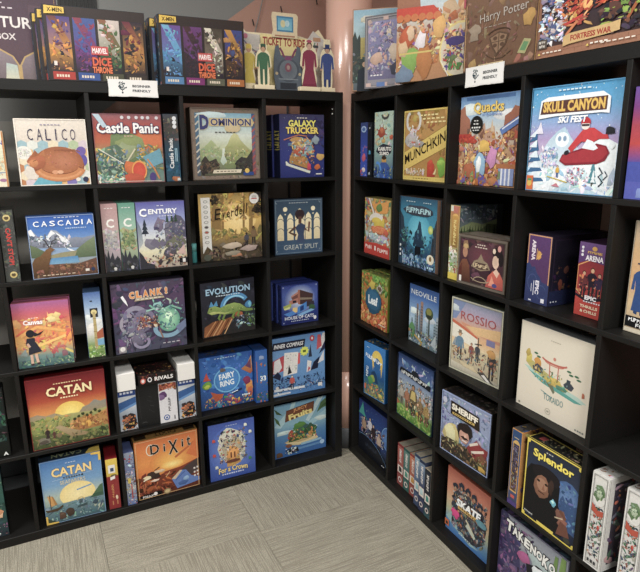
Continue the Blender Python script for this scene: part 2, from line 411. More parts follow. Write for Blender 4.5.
# ---- left shelf, first row
def a_pale(a):
    a.bg('#d8d2c0', '#c9c8a8', '#d6cfb4'); a.text('N', '#4a4f9a', .75, .8, .35, .08); a.scat(16, ['#b8b890', '#c4a878', '#a8b4a0'], 0, .2, 1, .6, .05, .2, 4)
    a.ell('#9a6a8a', .7, .12, .25, .03); a.rect('#8890a0', .1, .25, .9, .27); a.rect('#b87838', .9, 0, 1, 1)
game_box('A', 1, -1.4275, .006, .051, .196, .19, a_pale, 'slim pale cream box beside the sleeping cat quilt box', '#c8c0a8')
def a_cat(a):
    a.bg('#d9cfc0', '#cfc3b4', '#d4b89a', '#c9a888')
    R = random.Random(5); cols = ['#d8a868', '#c98a58', '#d9c9a8', '#8fb0b8', '#c9b8c0', '#d8b070', '#a8b890', '#7a6fb0', '#cfd2c8', '#b87848']
    for j in range(6):
        for i in range(8):
            cx, cy = (i+.5*(j % 2))*.145, .04+j*.115
            a.ell(R.choice(cols), cx, cy, .082, .075, n=6, a0=30, a1=390)
    a.ell('#d8d6cc', .09, .5, .11, .1); a.scat(14, ['#a8a8a0', '#b8b4a8'], .02, .44, .17, .56, .01, .02, 2)
    a.ell('#d0c6b8', .17, .2, .12, .12, n=6, a0=0); a.ell('#4f9cb4', .4, .04, .18, .08); a.poly('#5ca6b8', [.15, 0, .5, 0, .42, .14, .25, .12])
    a.ell('#5a4f9e', .9, .38, .08, .1); a.ell('#6d58a0', .9, .52, .07, .07)
    a.ell('#8a4c28', .56, .3, .37, .25); a.ell('#9c5a34', .57, .34, .35, .25, '#bb7646', 30); a.ell('#a86540', .64, .37, .2, .14, '#b87450'); a.scat(16, ['#b8764c', '#985838', '#a86848', '#b07050'], .4, .3, .86, .52, .01, .025, 9, 3)
    for k in range(5): a.curve('#8f5232', .003, .58+.05*k, .3, .2, .24, 60, 110, 8)
    a.curve('#7a4224', .01, .57, .31, .31, .155, 190, 345, 24); a.curve('#c07a44', .026, .57, .27, .32, .16, 192, 352, 26); a.curve('#cf8d56', .008, .57, .262, .32, .16, 195, 340, 24)
    a.blob('#a86238', .25, .37, .13, .115, 3, .08, 14); a.poly('#9c5830', [.17, .42, .24, .54, .3, .46]); a.poly('#b06c3e', [.3, .47, .37, .55, .38, .44]); a.blob('#bb7848', .2, .34, .07, .06, 6, .08); a.ell('#dca888', .135, .33, .015); a.line('#5a3018', .002, .2, .37, .25, .39); a.ell('#cf9064', .5, .2, .05, .03); a.ell('#d8a078', .57, .2, .045, .028)
    for i, x in enumerate((.2, .33, .45, .56, .68, .8)): a.text('CALICO'[i], '#3f3a52', x, .77, .075 if i != 3 else .018, .17, bold=-.004)
    a.small('#8a7f9a', .5, .915, .3, 6, .014); a.ell('#2f3350', .93, .08, .042); a.ell('#d8cfc4', .82, .08, .035, .03); a.frame('#e4ddd2', .003)
game_box('A', 1, -1.339, .012, .2415, .2405, .062, a_cat, 'pale patchwork box with an orange cat curled up asleep', '#cfc4b4', mat='wrap')
def a_castle(a):
    a.bg('#8f5a60', '#a8443a', '#b5603c', '#86805c', '#5a7a70', '#6b8078')
    a.ell('#c86a3a', .8, .62, .3, .12); a.blob('#6a7a50', .45, .5, .3, .25, 3); a.blob('#7d8a58', .5, .55, .2, .17, 6); a.blob('#8a9a6a', .42, .45, .17, .14, 8)
    a.blob('#4f6a58', .2, .35, .25, .22, 12); a.scat(46, ['#5a7a68', '#8a9a88', '#3f5a58', '#a0a890', '#c8b050', '#6a8a9a'], 0, .05, .45, .5, .02, .07, 4, 3)
    a.scat(36, ['#b89a3a', '#8a7a3a', '#6a90a0', '#4f7a70', '#c0a850'], .6, .2, 1, .55, .02, .06, 8, 3)
    a.poly('#5f96a8', [.68, .38, .95, .5, 1, .3, .8, .22]); a.line('#c8c0a0', .005, .45, .32, .58, .5); a.line('#d8d4c4', .003, .05, .5, .4, .28)
    a.blob('#c8642c', .5, .22, .09, .12, 2); a.ell('#d89038', .62, .18, .115, .15); a.ell('#c23c28', .62, .18, .095, .125, '#d04a30'); a.blob('#b84a30', .52, .06, .16, .07, 5)
    a.line('#c07a40', .006, .75, .35, .85, .2, .92, .05); a.ell('#4a3a78', .82, .08, .05, .07); a.scat(16, ['#8ab0a0', '#5a8a78', '#d0d4c8'], 0, .0, .4, .14, .02, .05, 6, 3)
    a.text('Castle Panic', '#e6e4e2', .5, .8, .9, .15, ol='#2c3258', olw=.05, bold=.03, shadow='#20264a')
    for x in (.42, .52, .63, .72, .8, .93): a.ell('#c8c4c8', x, .95, .025)
    a.small('#e0b0a0', .5, .685, .14, 3, .01); a.line('#d0b8b0', .002, .1, .03, .95, .02)
    a.poly('#aac0cc', [.0, 1, .09, 1, .2, .82, .14, .8]); a.frame('#7a4850', .002)  # pale slanted streak at top left is light glare painted into the cover
game_box('A', 1, -1.075, .006, .2575, .2635, .066, a_castle, 'red and green box with a knight holding a round red shield', '#4a3238', mat='wrap')
def a_castle2(a):
    a.bg('#3a4048', '#4a4640', '#27485a', '#1f5068', '#2a5a70')
    a.scat(20, ['#5a5048', '#6a4a40', '#3a3f48', '#706858'], 0, .62, 1, .95, .06, .2, 3); a.scat(14, ['#1a3f58', '#2f6a84', '#18384c'], 0, 0, 1, .5, .06, .2, 7)
    for y in (.94, .88, .82): a.ell('#d8dadc', .75, y, .14)
    a.text('Castle Panic', '#e4e6e8', .42, .42, .45*a.h/a.w, .3*a.w/a.h, rot=90, bold=.03); a.small('#8ab0c0', .78, .4, .2, 2, .2)
    a.blob('#c06a38', .65, .04, .25, .04, 2); a.rect('#d8d4cc', .75, .01, .95, .05)
game_box('A', 1, -.8065, .03, .0605, .267, .2, a_castle2, 'slim dark teal box edge with white blackletter title', '#20303c', mat='wrap')
def a_domin(a):
    a.bg('#8a7868'); i = .045
    a.scat(60, ['#7a6a5c', '#9a8878', '#857464', '#6f6054'], 0, 0, 1, 1, .02, .05, 2, 3)
    a.rect(('#7fb4cc', '#cdd6c8'), .06, .62, .94, .93); a.rect(('#cdd6c8', '#b8bf90'), .06, .42, .94, .62); a.rect(('#a0b080', '#565a44'), .06, .06, .94, .42)
    for k, x in ((0, .06), (1, .89)):
        a.rect(('#4a7a9a', '#5a6470') if not k else ('#3f6a94', '#8a4848'), x, .06, x+.05, .93)
        for q in range(9): a.line('#cfc8b8' if not k else '#b05048', .006, x, .1+q*.095, x+.05, .15+q*.095)
    a.blob('#dfe6e4', .75, .82, .16, .05, 4); a.blob('#cfe0e8', .3, .9, .2, .04, 5)
    a.poly(('#a8b880', '#8a9a6a'), [.12, .3, .12, .42, .22, .5, .28, .56, .34, .5, .42, .36, .4, .25]); a.poly(('#b8b678', '#6f7f52'), [.4, .25, .44, .4, .52, .5, .58, .62, .66, .64, .72, .55, .8, .47, .88, .4, .88, .2, .5, .15])
    a.scat(22, ['#9aa868', '#7f9058', '#c0c088', '#6a7a4c', '#a8a060'], .46, .22, .86, .42, .02, .045, 7); a.poly(('#cfcb92', '#98a060'), [.52, .46, .57, .6, .62, .66, .68, .63, .72, .54, .78, .48, .7, .44, .64, .5, .58, .44]); a.scat(20, ['#a8b888', '#90a878'], .14, .32, .4, .46, .02, .04, 9)
    a.poly(('#d4dccc', '#a8bca8'), [.44, .44, .48, .44, .46, .34, .5, .26, .44, .2, .4, .26, .43, .34]); a.poly('#3f3a34', [.12, .1, .12, .26, .18, .34, .24, .26, .34, .3, .38, .2, .38, .1]); a.poly('#3a3834', [.62, .1, .64, .26, .72, .32, .8, .3, .89, .42, .89, .08])
    a.scat(24, ['#55483a', '#2f2c2a', '#6a5844'], .12, .1, .38, .24, .02, .05, 11); a.scat(16, ['#2f2d2c', '#4a463e'], .64, .1, .88, .26, .02, .05, 12)
    a.text('D', '#3a3f78', .19, .8, .13, .2, ol='#c8bc98', olw=.02, bold=.05); a.poly('#c9b078', [.26, .75, .9, .75, .93, .8, .9, .86, .26, .86]); a.ell('#c8b488', .6, .72, .12, .06)
    a.text('OMINION', '#3a3f70', .58, .805, .6, .1, ol='#d8cda8', olw=.03, bold=.03); a.small('#4a4a4a', .5, .665, .32, 6, .014)
    a.poly('#d8ccb0', [.28, .09, .7, .09, .72, .14, .3, .14]); a.small('#6a5a48', .5, .115, .32, 6, .012); a.rect('#2f4a88', .74, .05, .9, .1); a.ell('#e0b84a', .8, .12, .035, .035); a.frame('#77675a', .004)
game_box('A', 1, -.69, .055, .3, .298, .075, a_domin, 'stone framed box with a mountain landscape and ornate banner title', '#4a3e36', mat='wrap')
def a_truck(a):
    a.bg('#3d3a5c', '#3b3f7a', '#333c80', '#2a3270'); a.scat(40, ['#8a90c0', '#c8cce0', '#5a62a8'], 0, 0, 1, 1, .003, .01, 3)
    a.scat(16, ['#332c50', '#484070'], .5, .5, 1, .95, .05, .1, 4)
    a.poly('#cfd0c4', [.12, .27, .2, .22, .68, .1, .66, .06, .12, .2]); a.poly('#a87a3a', [.2, .3, .3, .48, .62, .3, .68, .12, .2, .24])
    a.blob('#7fa4b0', .5, .48, .26, .16, 3); a.blob('#c08a48', .38, .58, .15, .06, 5); a.blob('#b85a38', .42, .42, .14, .07, 8)
    a.scat(46, ['#8fb0b8', '#c88a50', '#b8503a', '#d8d0b0', '#5a7f90', '#e0b060', '#6a4a40'], .22, .22, .76, .62, .02, .06, 6, 3)
    a.line('#c8764a', .004, .08, .6, .4, .68, .6, .66); a.blob('#d0a050', .9, .33, .08, .06, 2); a.blob('#c8642c', .84, .17, .07, .05, 4); a.blob('#8f9aa8', .8, .6, .09, .07, 9); a.blob('#c83a58', .64, .17, .05, .06, 3); a.rect('#d8d4cc', .8, .04, .94, .06)
    a.small('#d8d0c0', .5, .945, .24, 4, .014); a.text('GALAXY', '#e8dc50', .5, .86, .62, .105, ol='#20244a', olw=.04, bold=.04); a.text('TRUCKER', '#eccf48', .5, .75, .74, .105, ol='#20244a', olw=.04, bold=.04)
def a_truck_s(a): a.bg('#1c2140'); a.text('GALAXY', '#c8b848', .5, .6, .32*a.h/a.w, .35, rot=90)
tr = game_box('A', 1, -.303, .03, .221, .277, .07, a_truck, 'front navy box with yellow block title and a cluttered spaceship', '#1a1f3c', left=a_truck_s)
copy_thing(tr, -.004, .082, 'hidden navy box edge standing directly behind the spaceship box')

# ---- left shelf, second row
def a_stop(a):
    a.bg('#4a4b48', '#3f413f', '#484a47'); a.scat(30, ['#565854', '#363836', '#606258'], 0, 0, 1, 1, .08, .25, 3)
    a.text("CAN'T STOP!", '#c8372e', .55, .5, .52*a.h/a.w, .36*a.w/a.h, rot=-90, bold=.03)
    for y in (.9, .1): a.ell('#c0aa60', .55, y, .26); a.ell('#5a4a30', .55, y, .15); a.rect('#d8c888', .35, y+.02, .75, y+.03)
game_box('A', 2, -1.428, .012, .05, .268, .19, a_stop, 'slim charcoal box edge with red vertical title', '#3a3c3a', mat='wrap')
def a_elk(a):
    a.bg('#2f5db0', '#4577bd', '#7fa2cc', '#8f9aa0', '#6a5a48'); a.poly(('#9aa4b4', '#6a7080'), [0, .5, 0, .78, .05, .8, .12, .7, .2, .62, .25, .66, .34, .78, .42, .76, .52, .66, .6, .62, .7, .64, .8, .62, 1, .66, 1, .45])
    for p in ([.0, .78, .05, .8, .1, .7, .04, .66], [.25, .64, .34, .77, .4, .72, .33, .68, .3, .6], [.4, .74, .5, .66, .58, .6, .62, .48, .5, .55], [.12, .7, .18, .62, .15, .55], [.5, .5, .62, .44, .7, .4, .6, .42]): a.poly('#dfe2e6', p)
    a.scat(26, ['#59606e', '#c4c8d0', '#6f7684'], .02, .5, .62, .68, .015, .05, 5, 3)
    a.poly(('#7a8a68', '#55664a'), [.6, .3, .7, .44, .85, .55, 1, .64, 1, .3]); a.poly(('#6a7a58', '#4a5a40'), [0, .35, 0, .56, .12, .5, .3, .38, .3, .3]); a.poly('#8f8a6a', [.25, .36, .45, .4, .7, .42, .66, .33, .3, .32])
    a.poly(('#4a86b8', '#6f9fc0'), [.25, .22, .3, .32, .7, .33, .72, .22]); a.poly(('#6b4a3a', '#5a4236'), [0, 0, 0, .24, .3, .22, .7, .2, 1, .28, 1, 0])
    a.scat(40, ['#7d5040', '#4f3c30', '#8a6a4c', '#94604a'], 0, .02, 1, .2, .015, .05, 7, 3)
    a.poly(('#7d5a38', '#4a3424'), [0, .06, 0, .24, .05, .33, .14, .37, .24, .47, .3, .5, .37, .46, .31, .42, .29, .33, .25, .2, .22, .02, .18, .02, .16, .15, .06, .14, .05, .02])
    a.line('#2f2620', .003, .28, .5, .24, .6, .2, .64); a.line('#2f2620', .003, .3, .5, .34, .6, .4, .62); a.line('#2f2620', .002, .26, .56, .2, .56); a.line('#2f2620', .002, .33, .57, .38, .55)
    for i, x in enumerate((.13, .25, .37, .49, .61, .74, .82, .93)): a.text('CASCADIA'[i], '#eef2f6', x, .88, .085 if i != 6 else .02, .085, bold=.01)
    a.small('#c8d4e4', .6, .97, .4, 7, .012); a.small('#b8cce4', .72, .79, .33, 10, .014); a.ell('#2c3a5c', .92, .09, .03); a.rect('#d8d0c4', .8, .065, .86, .105); a.small('#d8c0a0', .4, .05, .5, 8, .012); a.frame('#8aa0c0', .002)
game_box('A', 2, -1.338, .014, .2365, .2405, .062, a_elk, 'blue mountain lake box with a brown elk on the shore', '#2a4068')
def a_cent(cols, c2):
    def f(a):
        a.bg(*cols); a.text('C', '#e2e0da', .5, .72, .5, .13, bold=.03); a.small('#d8d4d0', .5, .94, .6, 3, .01)
        a.blob(c2[0], .5, .48, .42, .14, 3); a.scat(26, c2, .05, .3, .95, .62, .08, .2, 5, 2)
        a.poly(('#3a3c44', '#2c2e34'), [0, .0, 0, .3, .14, .22, .22, .36, .32, .2, .5, .3, .6, .18, .8, .24, 1, .16, 1, 0]); a.scat(12, ['#2a2c30', '#50525a', '#403c44'], 0, .02, 1, .2, .06, .16, 6, 2)
        a.ell('#c8c8c4', .6, .05, .1, .02); a.rect('#b8b8b4', .52, .02, .68, .04)
    return f
game_box('A', 2, -1.0745, .013, .0625, .2745, .195, a_cent(('#b08a8a', '#b89a98', '#a89aa0', '#8a8488'), ['#a8a0a4', '#c0b8b8', '#8a848c', '#b4aaa6']), 'slim dusty pink box edge with a white initial', '#9a8080')
game_box('A', 2, -1.0095, .016, .0655, .274, .195, a_cent(('#5a9480', '#8fb4a0', '#9aa888', '#6a7a68'), ['#7a8a60', '#98a070', '#5f7050', '#b09a70']), 'slim green box edge with a white initial between its pink and violet neighbours', '#5f8a78')
def a_cent3(a):
    a.bg('#5b5aa4', '#8a94c4', '#c4cad0', '#d2cca8', '#a8988a'); a.poly(('#5a6a84', '#a8b0b0'), [0, .3, 0, .75, .08, .6, .1, .4]); a.pine('#2c3440', .15, .5, .25)
    a.blob('#6a6478', .72, .5, .22, .2, 3); a.blob('#5a5670', .84, .56, .17, .2, 5); a.blob('#766f80', .45, .66, .1, .11, 8); a.blob('#7d7686', .26, .38, .13, .09, 2)
    a.line('#6c667a', .03, .28, .42, .42, .34, .55, .4); a.blob('#6a6858', .8, .36, .22, .12, 9); a.blob('#55525c', .66, .24, .14, .1, 4)
    a.scat(40, ['#8a8494', '#5a5468', '#6f6a78', '#9a92a0', '#4f4a5c', '#7a7a68'], .38, .22, .98, .72, .025, .06, 6, 2)
    for x in (.62, .72, .8): a.pine('#33483c', x, .68, .13)
    a.scat(26, ['#4a3f40', '#a07058', '#c89a80', '#6a4a4a', '#b8a8a0', '#3a3438'], .1, .02, 1, .2, .03, .07, 8, 2); a.poly('#33323a', [0, 0, 0, .28, .08, .2, .14, .1, .3, .06, .3, 0]); a.poly('#c4a49a', [.78, .2, .95, .34, .98, .18]); a.rect('#1c1a20', .83, .05, 1, .13); a.rect('#d8d4d0', .9, .06, .96, .12)
    a.text('C', '#eef0f2', .13, .85, .15, .12, bold=.03); a.text('ENTURY', '#eef0f2', .54, .86, .6, .075, bold=.03); a.small('#d0d4e4', .6, .79, .3, 5, .01); a.small('#d8d8e8', .5, .945, .16, 2, .01)
game_box('A', 2, -.942, .011, .1965, .2745, .065, a_cent3, 'violet box with a lumbering grey rock giant among pines', '#5a5878')
tb = tag(empty('marker_bottle', place('A', -.704, .06, ROWZ[2])), 'small teal bottle beside the golden forest box', 'bottle')
me = lathe('bottle', [(.0115, 0), (.012, .003), (.012, .058), (.009, .064), (.009, .083)], 16); paint(me, '#3a7878'); mesh_obj('bottle_body', me, 'card', tb)
me = lathe('cap', [(.0125, .05), (.0125, .0835)], 16); paint(me, '#5f9a98'); mesh_obj('cap', me, 'card', tb)
def a_forest(a):
    a.bg('#a88a48', '#c9a450', '#d0a850', '#a8884a', '#5f5038', '#463c30'); a.ell('#e0bc68', .62, .62, .3, .24, '#ecd088')
    a.ell('#b8903e', .9, .8, .2, .2)
    for x, w in ((.3, .02), (.36, .012), (.24, .03), (.82, .018), (.7, .01)): a.line('#8a6c38', w, x, .35, x+.02, 1)
    a.scat(44, ['#b89448', '#d8b45c', '#98803c', '#c89c4a', '#8a7038', '#7f6a3c'], .2, .6, 1, 1, .02, .06, 4, 2); a.scat(20, ['#8f7a3c', '#6f6a3a', '#a89048'], .15, .32, 1, .45, .03, .08, 5, 3)
    a.scat(30, ['#3a3028', '#5a4a38', '#2c2824', '#786850'], .1, 0, 1, .24, .03, .08, 7, 3); a.blob('#c0ae98', .52, .22, .16, .05, 4); a.blob('#a89684', .78, .16, .14, .05, 8); a.blob('#b87858', .56, .07, .1, .03, 3); a.blob('#8f8474', .5, .1, .12, .04, 6)
    a.scat(14, ['#1f1c18', '#3c3428'], .9, .7, 1, 1, .03, .07, 9); a.scat(8, ['#28241c', '#3a3224'], .2, .85, .3, .98, .02, .05, 2)
    a.person(.74, .2, .2, '#4a4a54', '#3a342c'); a.person(.86, .22, .26, '#7a6040', '#6a5038', hat='#4f3624')
    for i, (ch, x, y, w, h) in enumerate((('E', .29, .7, .09, .16), ('v', .385, .68, .045, .085), ('e', .46, .69, .05, .085), ('r', .525, .7, .04, .085), ('d', .59, .735, .055, .15), ('e', .66, .72, .05, .085), ('l', .715, .765, .014, .15), ('l', .755, .77, .014, .15))): a.text(ch, '#241c14', x, y, w, h, rot=6, skew=.2, bold=.005)
    a.poly('#d6d4ce', [.035, .95, .175, .95, .175, .16, .105, .23, .035, .12])
    for j in range(9): a.ell('#8c8a86', .105, .89-j*.075, .035, .022); a.ell('#d0cec8' if j not in (5, 6) else ('#50484a' if j == 5 else '#b05038'), .105, .89-j*.075, .024, .014)
    a.ell('#dedad4', .885, .91, .078, .08); a.ell('#b8b4b0', .885, .93, .04, .025); a.rect('#c04a44', .84, .9, .93, .915); a.ell('#55584c', .1, .06, .06, .05)
game_box('A', 2, -.679, .046, .286, .295, .07, a_forest, 'golden forest box with black script title and white award ribbon', '#181512', mat='card')
def a_window(a):
    a.bg('#34485c', '#3a5064', '#38506a', '#3a5470')
    for x, top in ((.12, .74), (.32, .75), (.52, .83), (.7, .76), (.88, .75)):
        hw = .065 if x != .52 else .1
        a.poly(('#e6d8ae', '#d4c294'), [x-hw, .26, x+hw, .26, x+hw, top-.12, x+hw*.7, top-.05, x, top, x-hw*.7, top-.05, x-hw, top-.12])
        for yy in (.45, .62): a.curve('#4a5a68', .003, x, yy-.02, hw, .05, 0, 180, 8)
    for x in (.22, .8): a.ell('#e4d8b4', x, .82, .045); a.poly('#e0d4b0', [x-.02, .74, x+.02, .74, x, .71])
    a.ell('#33262a', .52, .72, .1, .09); a.poly('#5a4038', [.49, .55, .55, .55, .56, .68, .49, .68]); a.poly(('#33405c', '#3c4c68'), [.44, .2, .62, .2, .6, .36, .63, .52, .56, .56, .48, .54, .42, .48, .48, .36])
    a.line('#54382f', .012, .43, .5, .3, .4, .44, .34); a.line('#6a463a', .01, .62, .46, .7, .4, .72, .58); a.line('#4a5f74', .002, .05, .17, .95, .18)
    a.text('GREAT SPLIT', '#b4b8b0', .54, .13, .72, .085, bold=0); a.small('#a8b0b4', .5, .93, .4, 8, .012); a.frame('#7f94a4', .0015, .006); a.frame('#2f4254', .003)
    for x, y in ((.05, .95), (.95, .95), (.05, .05), (.95, .05)): a.line('#90a0a8', .002, x-.03, y, x, y+.03 if y < .5 else y-.03)
game_box('A', 2, -.335, .036, .241, .258, .075, a_window, 'slate blue box with a woman before glowing arched windows', '#16191f', yaw=-2.5)

# ---- left shelf, third row
def a_sunset(a):
    a.bg('#a45a94', '#c8586a', '#d8784a', '#e0a04a', '#dca85a', '#6a8a86', '#4a7078')
    a.scat(34, ['#e08a48', '#e8b458', '#d06a4c', '#e89c50', '#c85f60'], 0, .2, 1, .75, .05, .15, 4, 4)
    a.blob('#e6c070', .7, .74, .12, .07, 3); a.blob('#ecd08c', .66, .72, .08, .04, 5); a.blob('#e8c67c', .77, .78, .08, .045, 9); a.line('#e8a850', .012, .1, .5, .4, .62, .9, .52); a.line('#f0c060', .01, .3, .3, .9, .45)
    a.hills(('#5a8078', '#3c6068'), .13, .02, 4); a.scat(30, ['#4a7868', '#7a9a70', '#3a5a60', '#8fa888'], 0, 0, 1, .12, .02, .06, 8, 3); a.blob('#8a5a68', .84, .17, .06, .05, 3); a.poly('#6a5a58', [.62, .12, .65, .12, .64, .22]); a.poly('#6a5a58', [.5, .12, .52, .12, .51, .18])
    a.poly('#232436', [.2, .2, .44, .24, .37, .36, .34, .4, .34, .46, .2, .46, .17, .36, .22, .34]); a.ell('#1e1c28', .27, .53, .075, .06); a.poly('#1e1c28', [.28, .58, .4, .52, .52, .56, .44, .5, .34, .48]); a.line('#caa088', .008, .2, .38, .24, .32); a.line('#d0a890', .01, .25, .2, .25, .06); a.line('#d0a890', .01, .33, .21, .35, .07); a.rect('#3a2c34', .22, .03, .28, .06); a.rect('#3a2c34', .33, .04, .39, .07); a.poly('#8a9a98', [.05, .2, .16, .3, .18, .18])
    a.text('Canvas', '#f2ece8', .34, .7, .34, .075, bold=.04, ol='#c86078', olw=.02); a.small('#f0d0c8', .36, .765, .18, 4, .012); a.line('#8a4030', .004, .42, .4, .48, .38); a.line('#c05048', .006, .66, .64, .72, .64)
cv = game_box('A', 3, -1.4275, .028, .203, .264, .045, a_sunset, 'orange sunset box with a girl in a dark dress', '#8a4a58', yaw=-5, mat='wrap')
copy_thing(cv, .003, .049, 'orange sunset box behind the front one with only its top edge showing')
def a_lighth(a):
    a.bg('#4f74b4', '#8aa8cc', '#c8d4dc', '#d8d4cc', '#7f9a5c', '#6a8a44'); a.blob('#dfe2e2', .25, .62, .25, .06, 2); a.blob('#e2e2de', .3, .45, .3, .1, 4); a.blob('#d8dadc', .7, .55, .25, .05, 6)
    a.rect('#2c2c34', .3, .62, .78, .76); a.ell('#d8c880', .54, .7, .18, .04); a.poly(('#b8a468', '#a8925a'), [.42, .12, .66, .12, .62, .7, .46, .7])
    for y in (.3, .4, .5, .6): a.line('#7f6c40', .002, .42, y, .64, y)
    a.poly('#a8583a', [.6, .38, 1, .45, 1, .3, .6, .28]); a.rect('#6fa4c4', .6, .18, 1, .28); a.scat(16, ['#6f9a3a', '#8fb04a', '#4f7a30', '#c8d4a0'], 0, 0, 1, .16, .06, .16, 5); a.rect('#2c3440', .36, .86, .5, .88)
game_box('A', 3, -1.1695, .034, .065, .276, .2, a_lighth, 'slim sky blue box edge with a tall yellow tower', '#506a90', yaw=-5)
def a_dragon(a):
    a.bg('#4a4054', '#54405e', '#4a4460', '#3f4258', '#4a4a5e'); a.scat(40, ['#5a4468', '#3f3850', '#684c70', '#4a5068', '#38344a'], 0, 0, 1, 1, .05, .12, 3, 3)
    a.blob('#7a7490', .34, .4, .16, .16, 4); a.curve('#8f8aa0', .02, .3, .5, .14, .14, 20, 200); a.curve('#77708c', .018, .42, .46, .12, .12, 0, 180); a.curve('#9a94a4', .014, .2, .42, .1, .12, 60, 260); a.blob('#6c6680', .32, .2, .1, .1, 6); a.curve('#8c86a0', .012, .36, .14, .1, .08, 180, 400)
    a.scat(30, ['#9a96a8', '#6f6a84', '#58546c', '#8a8498'], .1, .12, .48, .58, .02, .05, 5, 3)
    a.ell('#5a9a84', .76, .42, .16, .18, '#a8e0b4'); a.ell('#c8f0c8', .76, .48, .05, .06, '#e8ffe4'); a.curve('#7aa0b8', .018, .74, .3, .18, .12, 160, 380); a.line('#6fb09a', .008, .5, .66, .62, .55, .8, .62, .95, .55); a.line('#8fc4b4', .006, .45, .58, .66, .62); a.line('#86c8b0', .006, .55, .75, .6, .6); a.blob('#8ab8b0', .62, .64, .08, .06, 7)
    a.scat(24, ['#5f8f8c', '#8ab0a8', '#3f5a60', '#a8c8b8', '#4a7a7c'], .55, .28, .98, .72, .02, .05, 8, 3); a.poly('#6a7898', [.85, .3, 1, .4, 1, .28, .9, .2])
    a.scat(34, ['#8a4438', '#b8a088', '#6f3830', '#c8b8a8', '#4a3838', '#a86848'], .3, .34, .62, .5, .012, .035, 9, 2); a.line('#8a6a58', .006, .62, .28, .66, .16)
    for i, ch in enumerate('CLANK!'): a.text(ch, '#e08a3c', .27+i*.095, .83+.004*i, .07 if ch != '!' else .03, .095, bold=.05, ol='#c8c0b0', olw=.06)
    a.poly('#a89a80', [.3, .74, .72, .75, .7, .78, .32, .78]); a.small('#d8d0c0', .51, .762, .36, 6, .012); a.poly('#e4e4ea', [.12, .82, .15, .84, .19, .76, .21, .68, .15, .76]); a.rect('#8f8a90', .04, .02, .14, .11); a.ell('#dad6d4', .09, .075, .035); a.small('#b8b4c0', .78, .08, .26, 4, .012)
game_box('A', 3, -1.0665, .013, .298, .301, .085, a_dragon, 'dark purple box with orange tile title and swirling green magic', '#2c2834')
def a_lizard(a):
    a.bg('#2c2e3a', '#30323c', '#2c2c34', '#33302f'); a.scat(24, ['#353846', '#262832', '#40424c'], 0, .2, 1, .95, .05, .12, 3)
    a.curve('#4a90c4', .022, .62, .5, .24, .22, 30, 175); a.curve('#8fd0f0', .007, .62, .5, .22, .2, 40, 165); a.blob('#3f86b8', .88, .52, .07, .07, 4); a.blob('#6fb8d8', .9, .5, .03, .05, 5); a.poly('#4f9ac8', [.14, .56, .18, .66, .22, .58, .28, .66, .3, .56])
    a.poly(('#7a4a28', '#a8683a'), [.02, .02, .04, .2, .2, .28, .45, .3, .62, .34, .5, .18, .3, .02]); 
    for k in range(6): a.line(['#c88a50', '#5f3820', '#d8a468'][k % 3], .005, .05+k*.07, .02, .25+k*.06, .28)
    a.blob('#a85a34', .68, .35, .09, .05, 3); a.scat(16, ['#b8d0d8', '#5a4a48', '#8fb0c0', '#5a7a8a'], .62, .1, .95, .32, .015, .04, 5); a.scat(10, ['#4a6a3c', '#6a8a54', '#3c4c34'], .8, .1, 1, .5, .02, .05, 6, 4)
    a.poly(('#98b058', '#6a8440'), [.1, .46, .14, .55, .24, .57, .34, .52, .46, .56, .6, .58, .72, .54, .84, .44, .95, .42, .96, .38, .82, .38, .7, .42, .6, .38, .42, .38, .3, .42, .18, .41])
    a.poly(('#c4cc74', '#9aa850'), [.12, .45, .2, .47, .32, .45, .42, .42, .56, .42, .42, .385, .3, .42, .18, .415]); a.ell('#2a2a1c', .17, .52, .016); a.ell('#d8dc90', .17, .525, .006)
    for k, (x, y) in enumerate(((.34, .4), (.42, .38), (.6, .39), (.7, .41))): a.line('#6f8a3c', .01, x, y, x-.04, y-.07, x-.01, y-.1)
    a.scat(10, ['#5f7a38', '#c8cc78', '#4f6a34'], .3, .44, .78, .53, .008, .018, 9)
    a.text('EVOLUTION', '#a8d0e8', .5, .83, .82, .115, bold=.02, ol='#2a6a9a', olw=.02); a.small('#c0d4e0', .5, .74, .46, 10, .02)
game_box('A', 3, -.69, .05, .265, .256, .06, a_lizard, 'black box with a crested green lizard on a branch', '#1a1718', yaw=6)
